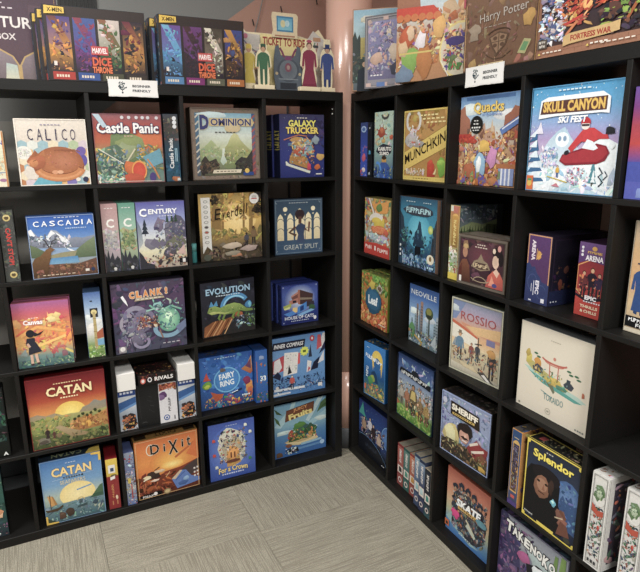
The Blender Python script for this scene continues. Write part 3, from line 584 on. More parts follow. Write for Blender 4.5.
def a_house(a):
    a.bg('#33438c', '#4a60a8', '#3f55a0', '#283a80', '#222c6a'); a.ell('#3f57a4', .5, .62, .44, .38, '#d8e6f4', 24)
    a.poly('#a86a58', [.44, .5, .44, .86, .5, .86, .5, .48]); a.poly('#4a3434', [.5, .86, .86, .72, .84, .5, .5, .48]); a.poly('#c08474', [.26, .72, .44, .82, .44, .76, .26, .68]); a.poly('#7a4a44', [.26, .68, .44, .76, .44, .62, .3, .6]); a.poly('#b87868', [.2, .6, .44, .66, .44, .54, .22, .5])
    a.rect('#2f2430', .3, .54, .4, .6); a.poly('#8a7a68', [.5, .66, .84, .62, .84, .58, .5, .6]); a.poly('#a8b04a', [.04, .48, .26, .54, .26, .44, .06, .4]); a.poly('#d8d890', [.06, .42, .22, .46, .22, .4, .08, .38]); a.poly('#e8c878', [.28, .26, .42, .3, .42, .42, .3, .42]); a.poly('#3f86d0', [.42, .24, .68, .36, .68, .54, .6, .5, .44, .42]); a.poly('#233c78', [.5, .3, .6, .34, .6, .46, .5, .42]); a.poly('#3a3440', [.68, .4, .9, .44, .88, .54, .68, .52])
    a.blob('#3a5a3c', .82, .38, .1, .07, 3); a.poly('#4a8ad8', [.05, .28, .3, .34, .4, .26, .2, .2]); a.poly('#78b0e0', [.4, .22, .8, .34, .9, .3, .5, .18])
    a.text('HOUSE OF CATS', '#eaeef4', .48, .16, .8, .085, bold=.02, arc=-.0); a.small('#d0d8ea', .5, .075, .5, 10, .018); a.ell('#e4e6ea', .91, .1, .04, .05); a.frame('#2a3878', .004)
    for x, y in ((.05, .95), (.95, .95), (.05, .05)): a.ell('#8a98c8', x, y, .02)
def a_house_s(a): a.bg('#26326c'); a.scat(10, ['#c8a868', '#8a94b8', '#5a4a58'], .2, .05, .8, .95, .05, .14, 3)
hc = game_box('A', 3, -.297, .066, .197, .198, .046, a_house, 'front deep blue box with a stacked modern house', '#27336c', left=a_house_s)
copy_thing(hc, -.006, .05, 'second deep blue box directly behind the stacked house cover'); copy_thing(hc, -.012, .1, 'rearmost deep blue box in the short row behind the stacked house cover')
# ---- left shelf, fourth row
def a_dark(a):
    a.bg('#1c2422', '#16201e', '#141816'); a.scat(40, ['#23403a', '#2f5a4a', '#1a2a28', '#5a3a48', '#101412'], .4, .25, 1, .95, .04, .1, 3, 3); a.blob('#3f8a68', .85, .7, .08, .12, 3)
    a.text('A', '#dfe2e0', .93, .045, .07, .05, bold=.06); a.frame('#0e1010', .003)
game_box('A', 4, -1.742, .022, .249, .291, .07, a_dark, 'near black box with green smoke and a white corner letter', '#0f1212')
def a_sun(a):
    a.bg('#701820', '#862424', '#b04628', '#d88a3c', '#b8a060', '#7f8a4c', '#4f5a34')
    a.ell('#e8c040', .52, .46, .2, .155, '#f6e070', 28); a.poly(('#8a8a80', '#a08a60'), [.6, .4, .68, .5, .76, .52, .84, .58, .92, .54, 1, .56, 1, .36, .6, .36]); a.poly(('#9a8a72', '#a89a68'), [0, .36, 0, .48, .1, .5, .2, .46, .32, .48, .44, .42, .6, .42, .6, .36])
    a.poly(('#a8a460', '#7f8a48'), [0, .2, 0, .4, .2, .42, .5, .44, .8, .42, 1, .44, 1, .2]); a.poly(('#c8944a', '#a8743a'), [.4, .24, .6, .36, .8, .34, 1, .42, 1, .18, .6, .16])
    a.scat(44, ['#8f9a50', '#6f7f40', '#b0a858', '#5f6a38', '#c0a050'], 0, .14, .55, .42, .02, .06, 4, 4); a.scat(24, ['#d09a50', '#a06a34', '#b8803c', '#8a5a30'], .5, .2, 1, .38, .02, .06, 6, 4)
    a.poly(('#b09a70', '#8a7450'), [.36, .3, .5, .22, .72, .12, .66, .06, .5, .1, .36, .22, .3, .28]); a.poly(('#5f6a3c', '#3f4a2a'), [0, 0, 0, .2, .3, .2, .5, .1, .8, .08, 1, .14, 1, 0]); a.scat(34, ['#4a5630', '#6f7a44', '#7f7a48', '#38402a'], 0, 0, 1, .16, .02, .06, 8, 3)
    for i in range(7): a.blob('#3c4228', .56+i*.055, .35+.02*(i % 3)+i*.008, .02, .022, i)
    a.blob('#7a7064', .15, .11, .08, .05, 3); a.blob('#544c44', .15, .1, .06, .03, 4); a.person(.2, .13, .16, '#3a2c2c', '#8a5a44', legs='#2c2020', skirt=True); a.person(.28, .12, .12, '#5a3a34', '#a0705a', legs='#33262a', skirt=True)
    a.text('CATAN', '#f2dca0', .53, .79, .58, .13, bold=.03, ol='#6a1c1c', olw=.03); a.small('#e8c890', .52, .9, .36, 11, .014); a.small('#f0dca8', .53, .69, .24, 7, .018); a.frame('#8a2426', .002)
game_box('A', 4, -1.416, .017, .296, .304, .075, a_sun, 'red box with a yellow sun setting over farmland', '#5a1418')
def a_hero(a):
    a.bg('#a8b4c0', '#c8ccd0', '#8a98a8', '#c0c4c8'); a.poly('#2f5a94', [0, .52, 1, .66, 1, .8, 0, .7]); a.poly('#5a8ac0', [0, .46, 1, .6, 1, .66, 0, .52]); a.rect('#28468a', 0, .84, 1, 1); a.small('#d0d8e8', .5, .92, .8, 4, .05)
    a.blob('#2a2226', .66, .28, .3, .13, 3); a.blob('#8f5a40', .56, .32, .14, .055, 4); a.blob('#a86a48', .34, .24, .16, .06, 5); a.blob('#1f1c20', .6, .12, .36, .1, 6); a.blob('#3a2c2c', .3, .34, .18, .06, 7); a.poly('#d89a30', [.1, .02, .3, .02, .22, .2]); a.poly('#c8a040', [.4, .14, .8, .18, .8, .12]); a.scat(14, ['#4a4448', '#6a3a34', '#c87838', '#2c2a30'], .1, 0, .95, .32, .06, .14, 8, 2)
s1 = game_box('A', 4, -1.0755, .024, .0735, .19, .17, a_hero, 'blue and silver box edge under a white carton beside the plain black box', '#8a94a0')
def a_blackbox(a):
    a.bg('#1b1b1c', '#202021', '#1a1a1b'); a.line('#3c3c3e', .0012, .55, .72, .72, .68); a.line('#3c3c3e', .0012, .5, .62, .75, .58); a.line('#444446', .0012, .6, .5, .8, .46); a.line('#38383a', .0012, .55, .4, .78, .3); a.curve('#5a5a5c', .0015, .3, .08, .12, .03, 20, 160); a.line('#3a3a3c', .001, .1, .9, .14, .2)
game_box('A', 4, -1.0005, .025, .0915, .195, .17, a_blackbox, 'plain black box standing under the card game lying on its side', '#161617')
def a_versus(a):
    a.bg('#c8c6cc', '#d0ced2', '#d8d6d8'); a.poly(('#7a3028', '#a05a40'), [0, .82, 1, .9, 1, 1, 0, 1]); a.scat(14, ['#8a3a30', '#5a2420', '#c87a48'], 0, .84, 1, 1, .06, .16, 3); a.blob('#5a3a68', .2, .72, .28, .1, 4); a.blob('#7a5a88', .1, .66, .2, .06, 5)
    a.scrib(6, '#2c2a34', .55, .46, .36*a.h/a.w, .14*a.w/a.h, rot=90, bold=.03); a.ell('#3a5a9a', .36, .13, .18); a.ell('#dcdce0', .36, .13, .12); a.rect('#3a5a9a', .3, .1, .42, .15); a.small('#50505a', .84, .1, .1, 1, .1)
game_box('A', 4, -.9055, .022, .0775, .187, .17, a_versus, 'white box edge with a vertical title under the card game lying on its side', '#c8c6c8', z=None)
s4 = game_box('A', 4, -.8205, .028, .0765, .19, .17, a_hero, 'blue and silver box edge under a white carton beside the blue coral box', '#8a94a0')
def white_carton(x, d, label):
    r = tag(empty('white_carton', place('A', x, d, ROWZ[4]+.19)), label, 'carton', 'plain white cartons lying on the standing boxes')
    solid('carton', 'white', r, -.0375, 0, 0, .0375, .2, .078, .0015); solid('flap', 'white', r, -.037, .2, .001, .037, .205, .077, .001)
white_carton(-1.0385, .006, 'plain white carton lying next to the divider by the sun and farmland box')
white_carton(-.782, .006, 'plain white carton lying next to the blue coral box')
def a_rivals(a):
    a.bg('#1c1818', '#181416'); a.scat(12, ['#5a2420', '#8a4030', '#3a2024'], 0, .4, .5, 1, .03, .06, 3); a.ell('#c85a4a', .12, .45, .07, .3); a.ell('#e0d8d4', .12, .45, .04, .18); a.ell('#d8d4d4', .3, .5, .06, .26); a.ell('#2a2a3a', .3, .5, .035, .16); a.text('RIVALS', '#e2dedc', .68, .5, .5, .42, bold=.03)
def a_rivals_t(a):
    a.bg('#1a1616', '#231a1a'); a.scat(40, ['#4a2420', '#8a3a2c', '#2c2022', '#c8a058', '#5a2a2a'], 0, 0, 1, .9, .02, .07, 4, 4)
game_box('A', 4, -.9885, .016, .161, .046, .17, a_rivals, 'black and red card game box lying flat across two standing boxes', '#171415', z=ROWZ[4]+.1955, top=a_rivals_t)
def a_coral(a):
    a.bg('#2a5ca8', '#2f6cb8', '#2f6ab4', '#28589c', '#2a4a80'); a.scat(24, ['#3a78c4', '#2450a0', '#4a86cc'], 0, .2, 1, 1, .04, .1, 3); a.scat(10, ['#8ab8e0'], 0, .4, 1, .95, .005, .01, 8)
    a.curve('#6ab4e4', .007, .5, .52, .24, .23, 0, 360, 28); a.ell('#3a82c8', .5, .52, .22, .21, '#3f8ccc')
    a.text('FAIRY', '#e8f0f4', .5, .6, .3, .11, rot=6, bold=.03); a.text('RING', '#e8f0f4', .5, .46, .27, .11, rot=4, bold=.03)
    a.poly(('#d8a040', '#a85038'), [.78, .68, .9, .76, .98, .92, 1, .6, .96, .56]); a.poly(('#8a4a58', '#5a3a60'), [.86, .72, .97, .86, .97, .66]); a.blob('#d88a3c', .92, .34, .08, .12, 3); a.blob('#8a3058', .88, .44, .07, .07, 5); a.blob('#c8602c', .94, .2, .06, .12, 7)
    a.poly('#c8483a', [.05, .56, .12, .72, .16, .6, .2, .56]); a.blob('#6fa83c', .13, .48, .09, .08, 4); a.blob('#b8c83c', .12, .45, .05, .04, 6); a.blob('#c87a34', .3, .22, .12, .06, 8); a.poly('#b85430', [.18, .34, .3, .28, .42, .26, .34, .12, .26, .14]); a.blob('#8f3a78', .54, .16, .09, .08, 9); a.blob('#c03c38', .68, .08, .07, .05, 2); a.blob('#3f9ab0', .34, .08, .06, .07, 11); a.line('#1c2c50', .01, .6, .24, .78, .3); a.line('#dce8f0', .004, .58, .25, .7, .28)
    a.scat(40, ['#e0a848', '#4a8a5a', '#5a3a78', '#d0603c', '#3a70a8', '#c8c050', '#2f5a7a', '#8a4a70'], .03, .02, .98, .2, .015, .04, 10, 2); a.small('#dce8f0', .86, .17, .16, 4, .03); a.blob('#6a5a58', .42, .72, .06, .04, 3); a.small('#b8d0e8', .48, .955, .4, 8, .012)
def a_coral_t(a): a.bg('#1f3f78'); a.scat(12, ['#3a342c', '#5a4a34', '#24304c'], .1, .2, .7, .8, .03, .07, 3)
def a_coral_s(a):
    a.bg('#2c5ea6', '#2f66ae', '#28549a'); a.text('33', '#e4ecf2', .62, .46, .5, .1, bold=.04); a.scat(10, ['#5a6a4a', '#b06a40', '#3a8a70', '#4a4a80'], .4, .28, 1, .75, .05, .12, 5); a.scat(10, ['#3a6a60', '#2f5a50', '#c86a48'], 0, 0, 1, .2, .08, .2, 7); a.line('#a85a48', .004, .1, .4, .08, .8); a.blob('#8a98c0', .5, .86, .25, .04, 3)
game_box('A', 4, -.713, .055, .2555, .26, .1, a_coral, 'blue underwater box with bright corals around a glowing ring', '#234a88', top=a_coral_t)
game_box('A', 4, -.4545, .022, .0605, .265, .2, a_coral_s, 'narrow edge of a blue underwater box with a white number', '#234a88', top=a_coral_t)
def a_compass(a):
    a.bg('#5a8cc4', '#6a9acc', '#5f92c8', '#4f86c0'); a.poly('#c0404c', [0, .62, .22, .7, .22, .44, 0, .4]); a.poly('#e0dcdc', [.02, .42, .04, .62, .14, .66, .18, .5, .1, .4]); a.poly('#d8504c', [.45, .5, .52, .52, .52, .7, .48, .7])
    a.poly('#e2ded8', [.2, .34, .23, .74, .49, .72, .46, .36]); a.scat(18, ['#b8b4b0', '#8a8684', '#d0ccc8'], .24, .4, .45, .7, .01, .025, 3, 4); a.poly('#28282e', [.28, .36, .31, .52, .36, .38]); a.poly('#232a44', [0, .36, .1, .44, .16, .36, .14, .28])
    a.poly('#d8d4d4', [.86, .72, .96, .98, 1, .98, 1, .72]); a.poly('#c85058', [.84, .7, .86, .96, .92, .96, .94, .76]); a.poly('#20243c', [.72, .36, .78, .5, .9, .58, .86, .38]); a.poly('#d8d8dc', [.86, .46, .98, .68, .98, .5]); a.poly('#2a3050', [.88, .62, 1, .84, 1, .7]); a.poly('#2c3448', [.68, .6, .72, .82, .75, .6]); a.poly('#dcd8d8', [.64, .34, .66, .55, .74, .52, .72, .36]); a.poly('#c04a54', [.66, .34, .68, .44, .72, .4])
    a.scat(60, ['#1f2c4c', '#28406a', '#34507c', '#18203a', '#405a88'], 0, .08, 1, .3, .012, .04, 5, 3); a.poly('#d4dce4', [.02, .1, .6, .08, .6, .12, .02, .14]); a.poly('#d0d8e0', [0, .02, .34, .03, .3, .06, 0, .06]); a.poly('#4a80bc', [.4, 0, 1, .0, 1, .1, .6, .08]); a.scat(16, ['#dfe4ea', '#2c3a5c'], .02, .05, .95, .18, .012, .03, 8, 3); a.person(.36, .1, .24, '#c05048', '#d8c8b8', legs='#2c3448')
    a.poly('#23283c', [0, .8, .02, .93, .62, .93, .6, .8]); a.text('INNER COMPASS', '#e8e8ea', .31, .865, .54, .07, skew=.2, bold=.02)
    for k in range(10): a.poly('#d4dc3c', [.6, .72, .6+.095*math.cos(k*.628), .72+.09*math.sin(k*.628), .6+.07*math.cos(k*.628+.5), .72+.07*math.sin(k*.628+.5)])
    a.ell('#d8e040', .6, .72, .07); a.rect('#5a6a20', .57, .7, .63, .74); a.ell('#c03848', .75, .92, .045, .05); a.rect('#e8e0e0', .735, .9, .765, .94); a.rect('#e0dcd8', .86, .06, .94, .12); a.ell('#d8d4d0', .08, .16, .03)
game_box('A', 4, -.3655, .037, .2865, .303, .07, a_compass, 'sky blue collage box with a yellow starburst sticker', '#22304c', mat='wrap')

# ---- left shelf, fifth row
def a_green(a):
    a.bg('#2c4a44', '#2f5a50', '#2a4a48', '#28323a'); a.scat(30, ['#3f6a58', '#1f3a38', '#5a8068', '#2a5048'], 0, .2, 1, .9, .05, .12, 3, 3); a.poly('#c88a60', [.8, .38, .92, .44, .97, .4, .9, .3]); a.poly('#d8b088', [.86, .33, .95, .38, .93, .3]); a.scat(30, ['#d8d4d8', '#4a3a50', '#8a5a70', '#20202c'], .3, .02, 1, .2, .015, .035, 6)
game_box('A', 5, -1.754, .03, .212, .281, .07, a_green, 'dark green box with a pale hand shape near the carpet', '#1c2a2a')
def a_sea(a):
    a.bg('#3f78b8', '#5a8cc0', '#6f9cc4', '#a8b8a8', '#6a8a90', '#4a6a74'); a.ell('#e8d080', .56, .4, .3, .2, '#f0e0a0', 28)
    a.poly(('#6f8f98', '#3f6068'), [0, 0, 0, .28, 1, .32, 1, 0]); a.poly('#4a6a4c', [.78, .3, .86, .38, .94, .46, 1, .48, 1, .3]); a.poly('#3a5a44', [.74, .28, .84, .34, 1, .34, 1, .28]); a.line('#6a98c0', .006, .55, .46, .8, .5); a.scat(40, ['#5a7f88', '#86a4a4', '#3f5c66', '#9ab0a8', '#4c7078'], 0, .02, 1, .27, .02, .07, 4, 5)
    a.poly('#c8944c', [.06, .46, .15, .44, .21, .3, .1, .28]); a.poly('#a87838', [.13, .45, .15, .44, .21, .3, .17, .29]); a.poly('#4a3c2c', [0, .24, .04, .2, .2, .19, .3, .24, .3, .28, .22, .24, .06, .23]); a.line('#4a3a28', .003, .1, .24, .1, .47)
    a.blob('#5a4034', .27, .1, .065, .06, 3); a.blob('#4a382e', .4, .13, .07, .06, 5); a.blob('#6a5244', .27, .13, .03, .02, 6); a.poly('#3c5054', [.52, .17, .7, .18, .7, .22, .6, .21, .54, .2]); a.blob('#3a5058', .84, .2, .05, .04, 8); a.curve('#c8b070', .004, .6, .28, .06, .05, 10, 170)
    a.text('CATAN', '#f0d080', .5, .8, .66, .14, bold=.03, ol='#2c4a78', olw=.025); a.small('#20242c', .52, .695, .34, 8, .028); a.line('#b8cce0', .0012, .17, .68, .86, .72); a.text('SEAFARERS', '#dcc890', .5, .625, .42, .06, bold=0); a.small('#c8d8e8', .5, .925, .18, 4, .01)
    a.frame('#7fa4c8', .002); a.poly('#e0b830', [0, 0, .2, 0, .2, .02, .04, .03, .03, .13, 0, .14]); a.poly('#3a4a38', [.03, .03, .16, .03, .03, .1]); a.poly('#e0b830', [.94, 1, 1, 1, 1, .86, .96, .86, .96, .96, .84, .97, .84, 1])
def a_sea_t(a): a.bg('#1f2a34'); a.text('CATAN', '#8a9468', .45, .5, .5, .5, rot=180); a.poly('#d8b838', [.75, 0, 1, 0, 1, 1, .82, .6])
game_box('A', 5, -1.404, .022, .237, .292, .075, a_sea, 'blue box with a sailing boat before a pale yellow sun', '#27446c', yaw=-1.5, top=a_sea_t)
def a_redsp(a):
    a.bg('#7a2426', '#8f2c2c', '#8a2a2a'); a.rect(('#e0c030', '#c8a828'), 0, .66, 1, 1); a.rect('#dcd8d0', .18, .72, .78, .88); a.rect('#3a4a6a', .36, .75, .66, .82); a.blob('#6a5a30', .6, .67, .3, .02, 3); a.poly('#e0dcd6', [.3, .58, .72, .6, .72, .66, .3, .64]); a.scrib(6, '#c88a48', .42, .35, .28*a.h/a.w, .2*a.w/a.h, rot=-90); a.blob('#e0c0a0', .72, .22, .1, .04, 5); a.rect('#b87848', .3, .08, .4, .16); a.rect('#b87848', .7, .08, .8, .16)
game_box('A', 5, -1.153, .016, .049, .243, .15, a_redsp, 'slim red box edge with a yellow top and price sticker', '#6a1c20', yaw=-3)
def a_mix(a):
    a.bg('#8a94a8', '#6a78a0', '#a0a4a8', '#5a70a8'); a.scat(46, ['#c8ccd4', '#3a4468', '#b0a050', '#a83c34', '#2c3050', '#dcd8d0', '#5a78b8', '#6a3a3a', '#8a98b0'], 0, 0, 1, 1, .08, .2, 4, 3); a.rect('#a83a30', .5, .12, .62, .4); a.rect('#c8b040', .2, .42, .5, .52)
game_box('A', 5, -1.0765, .009, .0415, .257, .19, a_mix, 'slim blue and white comic patterned box edge by the orange dream box', '#4a5478', mat='wrap')
def a_dream(a):
    a.bg('#c8682c', '#d87c30', '#e08c34', '#d8742c', '#a84c24', '#7a3420'); a.ell('#d8802c', .55, .56, .34, .22, '#f0b848', 26); a.ell('#eeb040', .57, .5, .18, .07, '#f8e080'); a.line('#b8602c', .01, .62, .6, .95, .8); a.poly('#d06c2c', [.8, .62, 1, .9, 1, .5])
    a.poly(('#8a3c22', '#5a2a1c'), [0, 0, 0, .3, .2, .24, .45, .4, .7, .42, 1, .5, 1, 0]); a.scat(24, ['#9a4826', '#6a3020', '#b05a2c', '#4a2418'], 0, .05, .6, .36, .04, .1, 5, 4); a.poly('#4a3c3c', [.54, .26, .8, .42, 1, .5, 1, .3, .8, .2])
    a.poly('#5a7ab8', [.54, .24, .68, .36, .78, .34, .86, .22, 1, .16, 1, .1, .62, .05]); a.poly('#c8b090', [.54, .24, .68, .36, .72, .35, .6, .22]); a.line('#3a5a98', .004, .6, .2, .76, .32); a.blob('#8ab0d8', .78, .2, .05, .04, 4); a.blob('#3f5f9a', .72, .13, .08, .04, 6)
    a.blob('#3c2c28', .25, .38, .12, .07, 3); a.blob('#e0c8a0', .16, .36, .06, .03, 5); a.blob('#d8b890', .36, .43, .1, .03, 7); a.line('#e8d8b8', .006, .1, .32, .2, .36); a.blob('#e0cba8', .28, .29, .07, .02, 8); a.line('#4a2c20', .004, .28, .46, .36, .5); a.line('#d8b078', .003, .45, .3, .52, .38)
    for k, (ch, x, y, w, h) in enumerate((('D', .31, .82, .14, .17), ('i', .46, .81, .03, .13), ('X', .6, .79, .15, .23), ('i', .75, .82, .03, .13), ('t', .85, .83, .06, .16))): a.text(ch, '#1f1a1c', x, y, w, h, ol='#d8ccb0', olw=.02, bold=.02)
    a.curve('#e0d4b8', .004, .24, .82, .06, .09, 60, 300); a.poly('#141214', [0, 0, .38, .0, .38, .08, .32, .1, 0, .07]); a.scrib(5, '#e8e4e0', .16, .045, .18, .035); a.ell('#e8e4e0', .27, .06, .03); a.frame('#d8ae70', .0025, .004); a.ell('#8f7850', .46, .05, .06, .05); a.ell('#c8b078', .46, .05, .04, .03)
    for x, y in ((.92, .26), (.97, .27), (.92, .2), (.97, .21), (.92, .33), (.97, .34)): a.rect('#d8d0c8', x-.015, y-.015, x+.015, y+.015)
def a_dream_t(a): a.bg('#8a6428'); a.text('DIXIT', '#3a2814', .5, .5, .35, .5, rot=180); a.rect('#2c2014', .02, .2, .2, .8); a.rect('#2c2014', .8, .2, .98, .8)
game_box('A', 5, -1.0305, .019, .284, .29, .075, a_dream, 'orange box with a dreamy sunrise and a blue unrolled scroll', '#7a5420', yaw=1, top=a_dream_t)
def a_crown(a):
    a.bg('#3f58a8', '#4a68b4', '#4462b0', '#3450a0'); a.ell('#4a68b8', .5, .5, .5, .45, '#6f8ccc', 20); a.blob('#cfc8b4', .5, .56, .32, .33, 4, .12, 20); a.blob('#b8a888', .5, .5, .26, .28, 7)
    a.blob('#d8984a', .5, .38, .17, .2, 3); a.blob('#e8b850', .5, .36, .11, .1, 5); a.scat(70, ['#2c3048', '#5a5a70', '#e0d8c8', '#3a4878', '#8a6048', '#c8a868', '#b04838', '#707890', '#4f7050', '#d8d0c0'], .2, .3, .82, .86, .02, .05, 9, 3); a.blob('#e0a048', .5, .42, .12, .1, 8); a.rect('#5a3028', .45, .36, .48, .46); a.rect('#5a3028', .53, .36, .56, .46); a.ell('#6a3c30', .5, .3, .16, .03)
    for x, y, c in ((.8, .9, '#e0dcd0'), (.9, .76, '#dcd8cc'), (.1, .72, '#c8443c'), (.1, .46, '#c04038'), (.14, .24, '#c8c4c0'), (.88, .28, '#3a7a50')): a.blob(c, x, y, .04, .03, 3)
    a.text('For a Crown', '#e8cc80', .5, .155, .64, .1, bold=.03, arc=.02, ol='#3a2a30', olw=.03); a.small('#c8d0e8', .5, .085, .5, 10, .02); a.small('#a8b4d8', .5, .945, .26, 5, .012)
def a_crown_t(a): a.bg('#16181c'); a.scat(14, ['#3a342c', '#2a2c34', '#4a4438'], 0, .2, 1, .8, .02, .05, 3)
game_box('A', 5, -.699, .018, .2255, .292, .07, a_crown, 'royal blue box with a golden throne in a crowded crest', '#1a2240', yaw=-1, top=a_crown_t)
def a_island(a):
    a.bg('#6fa4c4', '#7fb0c8', '#86b4c4', '#4f86b4', '#3a70ac', '#3364a4'); a.poly('#a8ccd4', [0, .6, .3, .9, .34, 1, .42, 1, .34, .8, .12, .56]); a.poly('#b8d4d8', [.6, .62, .85, 1, .95, 1, .66, .58]); a.poly('#9ac4d0', [.7, .5, 1, .62, 1, .74, .66, .58]); a.blob('#cadadc', .2, .46, .2, .04, 3); a.blob('#d0dcdc', .9, .6, .12, .04, 5); a.blob('#b8d0d4', .5, .46, .3, .05, 6)
    a.blob('#e0d090', .52, .26, .32, .085, 7, .1, 18); a.blob('#c8b070', .5, .29, .27, .06, 8); a.blob('#3f6a3c', .4, .34, .17, .09, 3); a.blob('#4f7f44', .5, .46, .13, .13, 5); a.blob('#3a5a5a', .55, .44, .12, .12, 6); a.blob('#33583c', .7, .42, .13, .11, 9); a.blob('#5a8a3c', .48, .55, .1, .05, 2); a.poly('#3a5c4c', [.66, .46, .7, .56, .76, .46])
    a.blob('#c0503c', .32, .42, .055, .08, 4); a.blob('#d87848', .34, .34, .05, .05, 5); a.blob('#c88a3c', .7, .35, .06, .05, 7); a.scat(40, ['#5f9a48', '#2f5034', '#a8443a', '#d8a040', '#487a40', '#6a4030', '#3f6a54'], .26, .28, .8, .48, .015, .04, 10, 2)
    a.poly('#8ab8d0', [.5, .2, .9, .22, .92, .18, .5, .16]); a.poly('#5a8ec0', [.3, .12, .9, .14, .9, .1, .3, .08]); a.poly('#3f5a34', [0, .95, .1, .86, .16, .8, .05, .84]); a.poly('#48683c', [0, .8, .08, .72, .12, .6, .04, .68]); a.poly('#4f7048', [.82, .72, .9, .9, 1, .96, 1, .8, .92, .78]); a.poly('#3a5838', [.86, .78, 1, .88, 1, .84])
    a.poly('#6a3c28', [.2, .66, .75, .76, .77, .95, .23, .87]); a.poly('#7a4830', [.22, .69, .73, .78, .75, .92, .24, .85]); a.text('JUICY', '#e8a05a', .5, .86, .28, .07, rot=8, bold=.03); a.text('Fruits', '#f2dc7c', .5, .76, .46, .11, rot=8, bold=.05)
    a.poly('#20242c', [.22, .06, .3, .16, .44, .14, .46, .06]); a.scat(12, ['#d8dcdc', '#2a2c34'], .2, .04, .42, .16, .015, .03, 4); a.ell('#a0c4e4', .92, .13, .045); a.blob('#6a4a38', .08, .06, .07, .05, 3); a.blob('#8a5038', .26, .2, .06, .03, 5)
game_box('A', 5, -.3515, .067, .292, .295, .075, a_island, 'blue box with a fruit island under a wooden title board', '#1c3350')

# ---- on top of the left shelf
def a_bigbox(a):
    a.bg('#4c3846', '#553f4c', '#5a434c', '#503c48'); a.rect(('#5c4650', '#4a3844'), .78, 0, 1, .8); a.poly('#c8a060', [.5, 1, .56, .94, .66, .89, .8, .88, 1, .9, 1, 1]); a.poly(('#e0b060', '#b07838'), [.53, 1, .58, .95, .67, .905, .8, .895, 1, .92, 1, 1]); a.scat(14, ['#f0d8a0', '#4a3c30', '#d89840'], .6, .91, 1, 1, .02, .04, 4)
    a.small('#c8bcc0', .5, .8, .2, 5, .012); a.small('#c8bcc0', .5, .755, .34, 8, .014)
    a.text('CENTURY', '#e2d8d2', .59, .62, .56, .11, bold=.02); a.text('BIG BOX', '#d8ccc8', .53, .48, .27, .065, bold=.02)
    for cx in (.16, .5, .84): a.poly('#b8965a', [cx-.17, 0, cx-.17, .2, cx-.13, .29, cx-.03, .36, cx+.03, .36, cx+.13, .29, cx+.17, .2, cx+.17, 0]); a.poly(('#8a7a80', '#6a5a5c'), [cx-.155, 0, cx-.155, .2, cx-.12, .28, cx-.03, .342, cx+.03, .342, cx+.12, .28, cx+.155, .2, cx+.155, 0])
    a.poly(('#a8b8b0', '#d0c4a0'), [.55, .0, .57, .22, .65, .2, .66, 0]); a.frame('#b89050', .0015, .006)
game_box('A', 0, -1.6, .25, .46, .37, .1, a_bigbox, 'wide plum box with large pale capitals and gold arches', '#3c2c38')
def a_panels(cols, foot):
    def f(a):
        a.bg('#3a302c', '#322c2c', '#2c2828')
        n = len(cols)
        for i, (top, body, hair) in enumerate(cols):            # plain colour panels in place of the printed figures
            x0, x1 = .03+i*.243, .03+i*.243+.215; m = (x0+x1)/2
            a.rect((top, body), x0, .12, x1, .86); a.poly((hair, body), [x0, .86, x0+.08, .86, x1, .5, x1, .3]); a.poly((body, '#2c2830'), [x0, .12, x1, .12, x1, .3, x0, .5])
            a.scat(12, [top, body, hair], x0+.03, .4, x1-.03, .8, .02, .05, i+3, 3); a.scat(14, [body, hair, '#2c2830', body], x0+.02, .15, x1-.02, .5, .015, .04, i+9, 3)
            a.rect(foot[i], x0+.01, .015, x1+.01, .12); a.small('#d8c8b0', m, .065, .13, 5, .035)
        a.poly('#e0b830', [.01, .88, .2, .9, .2, .98, .015, .99]); a.text('X-MEN', '#3a2c18', .11, .938, .14, .055, bold=.03)
        a.rect('#c04848', .43, .37, .6, .49); a.text('MARVEL', '#f0e4e0', .515, .43, .15, .075, bold=.03); a.text('DICE', '#d85a34', .53, .28, .19, .12, bold=.04, ol='#5a1c18', olw=.04); a.text('THRONE', '#e07038', .53, .165, .2, .09, bold=.04, ol='#5a1c18', olw=.04)
        a.rect('#d8ccc4', .06, .2, .09, .26)
    return f
d1 = game_box('A', 0, -1.205, .004, .35, .254, .075, a_panels([('#4a3f80', '#c88a30', '#6a3a3c'), ('#3f5a98', '#6a3a78', '#8a3c50'), ('#c8b8b0', '#4a6a40', '#8a5a40'), ('#332c38', '#b88030', '#6a2c3c')], ['#a83228', '#33508f', '#4a4a38', '#38302c']), 'four panel box with yellow, purple, green and red portraits beside the plum box', '#28323c', left=lambda a: (a.bg('#3a4858'), a.scat(20, ['#5a6a78', '#8a9aa0', '#2c3440', '#7a4a48'], 0, 0, 1, 1, .08, .2, 3)))
copy_thing(d1, -.019, .082, 'middle of the four panel boxes beside the plum box'); copy_thing(d1, -.034, .164, 'rearmost of the four panel boxes beside the plum box')
d2 = game_box('A', 0, -.806, .004, .345, .257, .075, a_panels([('#6a4a90', '#4a8ab8', '#6aa8cc'), ('#6a3c74', '#3c3038', '#4a3038'), ('#4a4238', '#8a7a6a', '#d8d0bc'), ('#3f4a88', '#5a4030', '#c08a38')], ['#4a7aa8', '#7a2c68', '#5a5a48', '#a8642c']), 'four panel box with blue and violet portraits beside the wooden train figures', '#28323c', left=lambda a: (a.bg('#384858'), a.scat(20, ['#5a6a78', '#8a9aa0', '#2c3440', '#c87a38'], 0, 0, 1, 1, .08, .2, 3)))
copy_thing(d2, -.02, .082, 'middle of the four panel boxes beside the wooden train figures'); copy_thing(d2, -.0345, .164, 'rearmost of the four panel boxes beside the wooden train figures')

